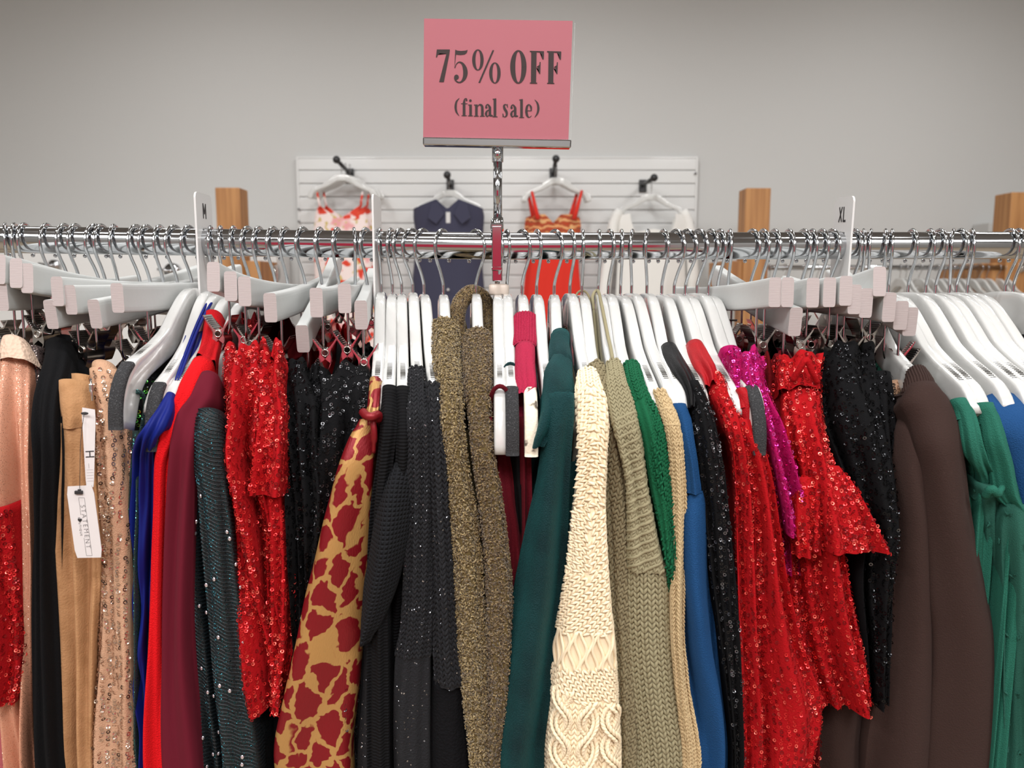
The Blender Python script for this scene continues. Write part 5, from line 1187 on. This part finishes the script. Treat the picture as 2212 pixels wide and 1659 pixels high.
# ---------------------------------------------------------------- back of the shop
YW = 3.75
def W(px, py, Y=YW): return at(px, py, Y)
sl = empty('slatwall_panel', (W(1074, 600)[0], YW, W(0, 600)[2]), 'white slatwall panel fixed to the grey back wall', 'wall panel')
o0 = np.array(sl.location); x0 = W(648, 450, YW-.03)[0]; x1 = W(1500, 450, YW-.03)[0]; zt = W(1074, 342, YW-.03)[2]; pitch = .0762
mb = MB(); nsl = 15
for k in range(nsl):
    zc = zt-pitch*(k+.5); mb.rbox(((x0+x1)/2-o0[0], -.028, zc-o0[2]+.004), ((x1-x0)/2, .008, pitch/2-.006), .002)
    mb.box(((x0+x1)/2-o0[0], -.0245, zc-pitch/2-o0[2]+.0), ((x1-x0)/2, .0035, .008))
mb.box(((x0+x1)/2-o0[0], -.0115, zt-pitch*nsl/2-o0[2]), ((x1-x0)/2, .008, pitch*nsl/2)); mb.build('slats', M['slat'], sl)
for sx, xx in ((-1, x0), (1, x1)):
    mb = MB(); mb.rbox((xx-o0[0]+sx*.007, -.018, zt-pitch*nsl/2-o0[2]), (.007, .0175, pitch*nsl/2), .002); mb.build('edge_trim', M['slat'], sl)
mb = MB(); mb.rbox(((x0+x1)/2-o0[0], -.018, zt-o0[2]+.004), ((x1-x0)/2+.012, .0175, .005), .002); mb.build('edge_trim', M['slat'], sl)
for px, py in ((646, 452), (646, 479), (1502, 375)):
    p = W(px, py, YW-.04)-o0; mb = MB(); mb.tube([p, p+np.array([0, -.006, 0])], .007, 12); mb.build('screw', M['darksteel'], sl)
# faceout hooks and display hangers
def faceout(tip, base, lab):
    b = W(base[0], base[1], YW-.036); e = empty('faceout_hook', b, lab, 'hook', 'black faceout hooks'); t = W(tip[0], tip[1], YW-.36)-b
    mb = MB(); mb.rbox((0, -.006, 0), (.022, .007, .036), .003); mb.build('bracket', M['black'], e)
    mb = MB(); mb.tube([(0, -.005, .006), t], .0115, 12); mb.build('arm', M['black'], e)
    mb = MB(); mb.sphere(t, .021); mb.build('ball_tip', M['black'], e)
    return b+t*.55, b+t*.78
SC = 1.0
def wall_hanger(px, py, Y, lab, rz=math.pi/2, tilt=0, grp=None):
    """shoulder hanger facing the room: its neck top shown at px, py"""
    p = at(px, py, Y); e = empty('coat_hanger', (p[0], Y, p[2]+.055), lab, 'hanger', grp, rz=rz); e.rotation_euler = (tilt, 0, rz) if not tilt else (0, 0, rz)
    b = add('hanger_body', COAT, e); add('hook', HOOK, e, rot=(0, 0, -math.pi/2)); e.scale = (.9, .9, .9); e.location.z = p[2]+.0495
    return e
def panel(name, keys, top, Y, depth, m, parent, nu=36, nv=60, fold=.008, seed=0, thick=.03, kf=9):
    """hanging cloth facing the room: keys (py, xl, xr); top(u) gives the pixel row where the edge starts"""
    rng = np.random.RandomState(seed); py = np.array([k[0] for k in keys], float); xl = np.array([k[1] for k in keys], float); xr = np.array([k[2] for k in keys], float)
    o = np.array(parent.location); mb = MB(); y1 = py[-1]
    for side in (-1, 1):
        G_ = []
        for j in range(nv):
            row = []
            for i in range(nu):
                u = i/(nu-1); t0 = top(u) if side < 0 else top(u)+(6 if name != 'blouse' else 2); q = t0+(y1-t0)*j/(nv-1)
                a = smooth_interp(np.array([q]), py, xl)[0]; b = smooth_interp(np.array([q]), py, xr)[0]; px = a+(b-a)*u
                p = at(px, q, Y); p[1] += side*depth*max(math.sin(math.pi*u), 0)**.6*.5+fold*math.sin(u*kf*2+seed+.02*q)*(j/nv)*.8+.0; row.append(p-o)
            G_.append(row)
        G_ = np.array(G_); U_, V_ = np.meshgrid(np.linspace(0, .35, nu), np.linspace(0, .9, nv)); mb.grid(G_ if side < 0 else G_[:, ::-1], 0, np.stack([U_, V_], -1))
    return mb.build(name, m, parent)
def flowers():
    m = mat('floral_cotton', S(250, 232, 228, .9), .8); nt = m.node_tree; N = nt.nodes; L = nt.links; p = N['Principled BSDF']
    tc = N.new('ShaderNodeTexCoord'); base = None; prev = None
    for k, (sc, c, lo, hi, off) in enumerate([(13, S(240, 170, 172, .9), .52, .62, 3), (26, S(214, 190, 120, .9), .58, .63, 11), (15, S(226, 66, 44, .9), .555, .59, 23), (38, S(226, 110, 60, .9), .68, .74, 31)]):
        mp = N.new('ShaderNodeMapping'); mp.inputs['Location'].default_value = (off, off*2, off); L.new(tc.outputs['Object'], mp.inputs[0])
        n = N.new('ShaderNodeTexNoise'); n.inputs['Scale'].default_value = sc; n.inputs['Detail'].default_value = 1.5; L.new(mp.outputs[0], n.inputs['Vector'])
        r = N.new('ShaderNodeMapRange'); r.inputs[1].default_value = lo; r.inputs[2].default_value = hi; L.new(n.outputs['Fac'], r.inputs[0])
        mx = N.new('ShaderNodeMix'); mx.data_type = 'RGBA'; mx.inputs[7].default_value = c
        if prev is None: mx.inputs[6].default_value = S(250, 232, 228, .9)
        else: L.new(prev, mx.inputs[6])
        L.new(r.outputs[0], mx.inputs[0]); prev = mx.outputs[2]
    L.new(prev, p.inputs['Base Color']); return m
M['floral'] = flowers()
M['navylinen'] = mat('navy_linen', S(62, 62, 84, .85), .9, bump=('noise', 300, .4), sheen=.2)
M['coral'] = mat('coral_red_crepe', S(222, 44, 26, .9), .85, sheen=.2)
def zig():
    m = mat('orange_crochet', S(205, 92, 48, .9), .85); nt = m.node_tree; N = nt.nodes; L = nt.links; p = N['Principled BSDF']; tc = N.new('ShaderNodeTexCoord')
    wv = N.new('ShaderNodeTexWave'); wv.bands_direction = 'Z'; wv.inputs['Scale'].default_value = 9; wv.inputs['Distortion'].default_value = 5; wv.inputs['Detail Scale'].default_value = 3; L.new(tc.outputs['Object'], wv.inputs['Vector'])
    cr = N.new('ShaderNodeValToRGB'); cr.color_ramp.elements[0].color = S(190, 66, 30, .9); cr.color_ramp.elements[1].color = S(222, 176, 120, .9)
    e = cr.color_ramp.elements.new(.35); e.color = S(110, 84, 60, .9); e = cr.color_ramp.elements.new(.6); e.color = S(226, 96, 40, .9); L.new(wv.outputs['Fac'], cr.inputs[0]); L.new(cr.outputs[0], p.inputs['Base Color']); return m
M['zig'] = zig()
M['white_cotton'] = mat('white_cotton', (.78, .77, .74, 1), .9, bump=('noise', 200, .2))
FG = 'display hangers on the slatwall'
# 1 floral dress (two behind it)
faceout((727, 345), (757, 378), 'black hook at the left end of the slatwall, above the floral dress')
Y1 = YW-.22
for k in range(3):
    wall_hanger(738+k*9, 376+k*2, Y1+.055*k, ['front white hanger carrying the floral dress', 'middle white hanger behind the floral dress', 'rear white hanger behind the floral dress'][k], tilt=0)
def floral(k, dx, Y, lab):
    p = at(738+dx, 385, Y); e = empty('floral_dress', p, lab, 'dress')
    panel('bodice', [(440, 684+dx, 786+dx), (470, 680+dx, 792+dx), (510, 678+dx, 800+dx), (600, 680+dx, 804+dx), (700, 682+dx, 812+dx), (800, 670+dx, 830+dx), (1000, 640+dx, 860+dx)], lambda u: 444+(30*(1-abs(u-.5)/.42) if abs(u-.5) < .42 else 0)+max(0, abs(u-.5)-.42)*180, Y, .07, M['floral'], e, seed=k)
    for a, b in (((685+dx, 415), (692+dx, 450)), ((783+dx, 415), (779+dx, 450))):
        mb = MB(); P0 = at(a[0], a[1], Y-.006)-p; P1 = at(b[0], b[1], Y-.03)-p; mb.tube([P0, (P0+P1)/2+np.array([0, -.004, 0]), P1], .0065, 8); mb.build('strap', M['floral'], e)
floral(1, 0, Y1, 'white floral sundress with red blossoms, front of its hook')
floral(2, 14, Y1+.085, 'second floral sundress peeking out behind the first')
# 2 navy shirt
faceout((966, 378), (973, 402), 'black hook above the navy sleeveless shirt')
Y2 = YW-.2; wall_hanger(970, 410, Y2, 'white hanger inside the navy shirt on the slatwall')
p = at(970, 420, Y2); e = empty('sleeveless_shirt', p, 'navy linen sleeveless shirt with white buttons on the slatwall', 'shirt')
def ntop(u): return 424+abs(u-.5)*54+30*max(0, 1-abs(u-.5)/.16)
panel('body', [(420, 895, 1042), (450, 893, 1044), (470, 893, 1046), (500, 897, 1044), (560, 895, 1042), (620, 890, 1046), (700, 888, 1050), (820, 880, 1058), (1000, 870, 1066)], ntop, Y2, .14, M['navylinen'], e, seed=4, fold=.006)
for sgx in (-1, 1):
    pts = [at(970+sgx*q[0], q[1], Y2-.078-.0015*abs(q[0])*.1)-p for q in ((24, 436), (10, 462), (28, 484), (46, 470), (38, 440))]
    bmo = poly_mesh([pts], 'collar', M['navylinen'], e); md = bmo.modifiers.new('s', 'SOLIDIFY'); md.thickness = .006
for py in (565, 626, 600+87, 748):
    mb = MB(); c_ = at(970 if py < 600 else 968, py-6 if py < 600 else py, Y2-.08)-p; mb.tube([c_, c_+np.array([0, -.004, 0])], .0075, 14); mb.build('button', M['plastic'], e)
mb = MB(); c_ = at(968, 470, Y2-.07)-p; mb.rbox(c_, (.012, .002, .03), .001); mb.build('paper_tag', M['plastic'], e)
# 3 orange crochet and coral dress
faceout((1201, 343), (1195, 377), 'black hook above the coral dress')
Y3 = YW-.22
for k in range(2): wall_hanger(1203-k*4, 383+k*3, Y3+.06*k, ['front white hanger carrying the coral dress', 'rear white hanger behind the coral dress'][k])
def coral(dx, Y, lab, k):
    p = at(1203+dx, 390, Y); e = empty('coral_dress', p, lab, 'dress')
    panel('bust', [(468, 1145+dx, 1252+dx), (490, 1142+dx, 1255+dx), (520, 1146+dx, 1252+dx), (540, 1150+dx, 1250+dx)], lambda u: 470+18*max(0, 1-abs(u-.5)/.2)-6*math.sin(math.pi*((u*2) % 1)), Y-.01, .08, M['zig'], e, seed=6, fold=.0)
    panel('skirt', [(530, 1150+dx, 1250+dx), (560, 1147+dx, 1250+dx), (620, 1141+dx, 1254+dx), (700, 1136+dx, 1262+dx), (850, 1120+dx, 1280+dx), (1000, 1100+dx, 1300+dx)], lambda u: 532, Y, .07, M['coral'], e, seed=7, fold=.014, kf=14)
    for a, b in (((1149+dx, 414), (1162+dx, 474)), ((1257+dx, 412), (1240+dx, 474))):
        mb = MB(); P0 = at(a[0], a[1], Y-.008)-p; P1 = at(b[0], b[1], Y-.055)-p; mb.tube([P0, P0*.5+P1*.5, P1], [.008, .011, .014], 8); mb.build('strap', M['coral'], e)
coral(0, Y3, 'coral red dress with orange crochet bust on the slatwall', 1); coral(-9, Y3+.1, 'second coral red dress just behind the first', 2)
# 4 white blouse
faceout((1413, 384), (1388, 402), 'black hook at the right end of the slatwall, above the white blouse')
Y4 = YW-.2; wall_hanger(1407, 418, Y4, 'white hanger carrying the white blouse on the slatwall')
p = at(1407, 425, Y4); e = empty('white_blouse', p, 'white long sleeved square neck blouse on the slatwall', 'blouse')
panel('body', [(452, 1342, 1474), (480, 1334, 1482), (520, 1336, 1480), (560, 1334, 1480), (700, 1326, 1488), (850, 1315, 1500), (1000, 1310, 1505)], lambda u: 452+14*abs(u-.5)*2+(44 if abs(u-.5) < .27 else max(0, 44*(1-(abs(u-.5)-.27)/.08)))*1.0, Y4, .13, M['white_cotton'], e, nu=60, seed=8, fold=.009, kf=12)
for sgx, pts in ((-1, [(1340, 455), (1326, 480), (1318, 540), (1306, 620), (1300, 700), (1300, 800)]), (1, [(1474, 455), (1486, 480), (1494, 540), (1498, 620), (1500, 700), (1500, 800)])):
    mb = MB(); P = smoothpath([at(q[0], q[1], Y4)-p for q in pts], 24); mb.tube(P, np.linspace(.028, .045, 24), 14); mb.build('sleeve', M['white_cotton'], e)
# ---------------------------------------------------------------- wooden post racks behind
YP = 3.08
def post(mb, xl, xr_, top, Y0, Y1=None, o=None, z0=0.0):
    a = at(xl, top, Y0)[0]; b = at(xr_, top, Y0)[0]; zt_ = at(xl, top, Y0)[2]; Y1 = Y1 or Y0+(b-a)
    mb.rbox(((a+b)/2-o[0], (Y0+Y1)/2-o[1], (zt_+z0)/2), ((b-a)/2, (Y1-Y0)/2, (zt_-z0)/2), .004); return (a+b)/2
rk = empty('post_rack', (at(490, 600, YP)[0], YP, 0), 'wooden post rack with stub beam behind the rail, right of the M divider', 'display rack'); o = rk.location
mb = MB(); xc = post(mb, 464, 517, 405, YP, o=o); mb.build('post', M['wood'], rk)
mb = MB(); z = at(520, 563, YP+.02)[2]; a = at(512, 563, YP)[0]; b = at(556, 563, YP)[0]
mb.rbox(((a+b)/2-o[0], .065+.125, z-.07), ((b-a)/2, .15, .07), .004); mb.build('beam', M['wood'], rk)
mb = MB(); c_ = at(585, 590, YP+.3)-np.array(o); mb.tube([c_+np.array([-.04, 0, 0]), c_+np.array([.04, 0, 0])], .045, 20); mb.build('rail_socket', M['nickel'], rk)
rk = empty('post_rack', (at(1640, 600, YP)[0], YP, 0), 'wooden post rack with chrome back rail of white hangers at the right', 'display rack'); o = rk.location
mb = MB(); post(mb, 1612, 1666, 406, YP, o=o); mb.build('post', M['wood'], rk)
mb = MB(); a = at(1572, 563, YP)[0]; b = at(1612, 563, YP)[0]; z = at(1600, 563, YP)[2]; mb.rbox(((a+b)/2-o[0], .2, z-.09), ((b-a)/2, .18, .09), .004); mb.build('beam', M['wood'], rk)
mb = MB(); c_ = at(1554, 592, YP+.3)-np.array(o); mb.rbox(c_, (.035, .03, .05), .01); mb.build('rail_socket', M['nickel'], rk)
mb = MB(); a = at(2186, 415, YP); mb.rbox((a[0]+.07-o[0], .07, a[2]/2), (.07, .07, a[2]/2), .004); mb.build('post', M['wood'], rk)
mb = MB(); a = at(2130, 568, YP); mb.rbox((a[0]+.1-o[0], .22, a[2]-.1), (.11, .2, .1), .004); mb.build('beam', M['wood'], rk)
ra = at(1660, 578, YP+.02); rb = at(2200, 578, YP+.02)
mb = MB(); mb.tube([ra-np.array(o), rb-np.array(o)], .0125, 16); mb.build('back_rail', M['chrome'], rk)
mb = MB(); mb.tube([rb-np.array(o)+np.array([-.012, 0, 0]), rb-np.array(o)+np.array([.01, 0, 0])], .036, 20); mb.build('flange', M['nickel'], rk)
names = ['far white hanger nearest the left of the back rail', 'far white hanger second from the left on the back rail', 'far white hanger third from the left on the back rail', 'far white hanger fourth from the left on the back rail', 'far white hanger fifth from the left on the back rail', 'far white hanger sixth from the left on the back rail', 'far white hanger seventh from the left on the back rail', 'far white hanger eighth from the left on the back rail', 'far white hanger ninth from the left on the back rail', 'far white hanger tenth from the left on the back rail', 'far white hanger eleventh from the left on the back rail', 'far white hanger twelfth from the left on the back rail', 'far white hanger fifth from the right end of the back rail', 'far white hanger fourth from the right end of the back rail', 'far white hanger third from the right end of the back rail', 'far white hanger second from the right end of the back rail', 'far white hanger at the right end of the back rail, by the post']
for n_, px in zip(names, [1663, 1696, 1740, 1765, 1945, 1958, 1986, 2008, 2025, 2040, 2059, 2073, 2095, 2117, 2132, 2155, 2171]):
    p = at(px, 578, YP+.02); e = empty('coat_hanger', p, n_, 'hanger', 'far hangers on the back rail', rz=.04*math.sin(px)); add('hanger_body', COAT, e); add('hook', HOOK, e, rot=(0, 0, .3*math.cos(px)))
# white counter with chrome fittings low behind the rail at the left
ct = empty('white_counter', (at(300, 700, 3.47)[0], 3.47, 0), 'long white counter with chrome discs showing under the rail at left', 'counter'); o = np.array(ct.location)
a = at(-420, 542, 3.47); b = at(596, 542, 3.47); mb = MB(); mb.rbox(((a[0]+b[0])/2-o[0], .135, a[2]/2), ((b[0]-a[0])/2, .135, a[2]/2), .006); mb.build('cabinet', mat('bright_white_laminate', (.84, .84, .83, 1), .4), ct)
for px, py, r in ((122, 574, .032), (376, 586, .045)):
    c_ = at(px, py, 3.47)-o; mb = MB(); mb.tube([c_+np.array([0, -.03, 0]), c_], r, 24); mb.tube([c_+np.array([-.07, -.05, .01]), c_+np.array([0, -.05, 0])], .008, 10); mb.tube([c_+np.array([0, -.055, 0]), c_+np.array([0, -.02, 0])], .012, 10); mb.build('chrome_disc', M['chrome'], ct)
# pale picture block low on the wall at the right
p = W(2125, 500); e = empty('wall_block', p, 'pale grey box on the wall between the rail and the right post', 'box'); 
mb = MB(); mb.rbox((0, -.09, -.02), (.075, .08, .06), .006); mb.build('box', M['wall'], e)
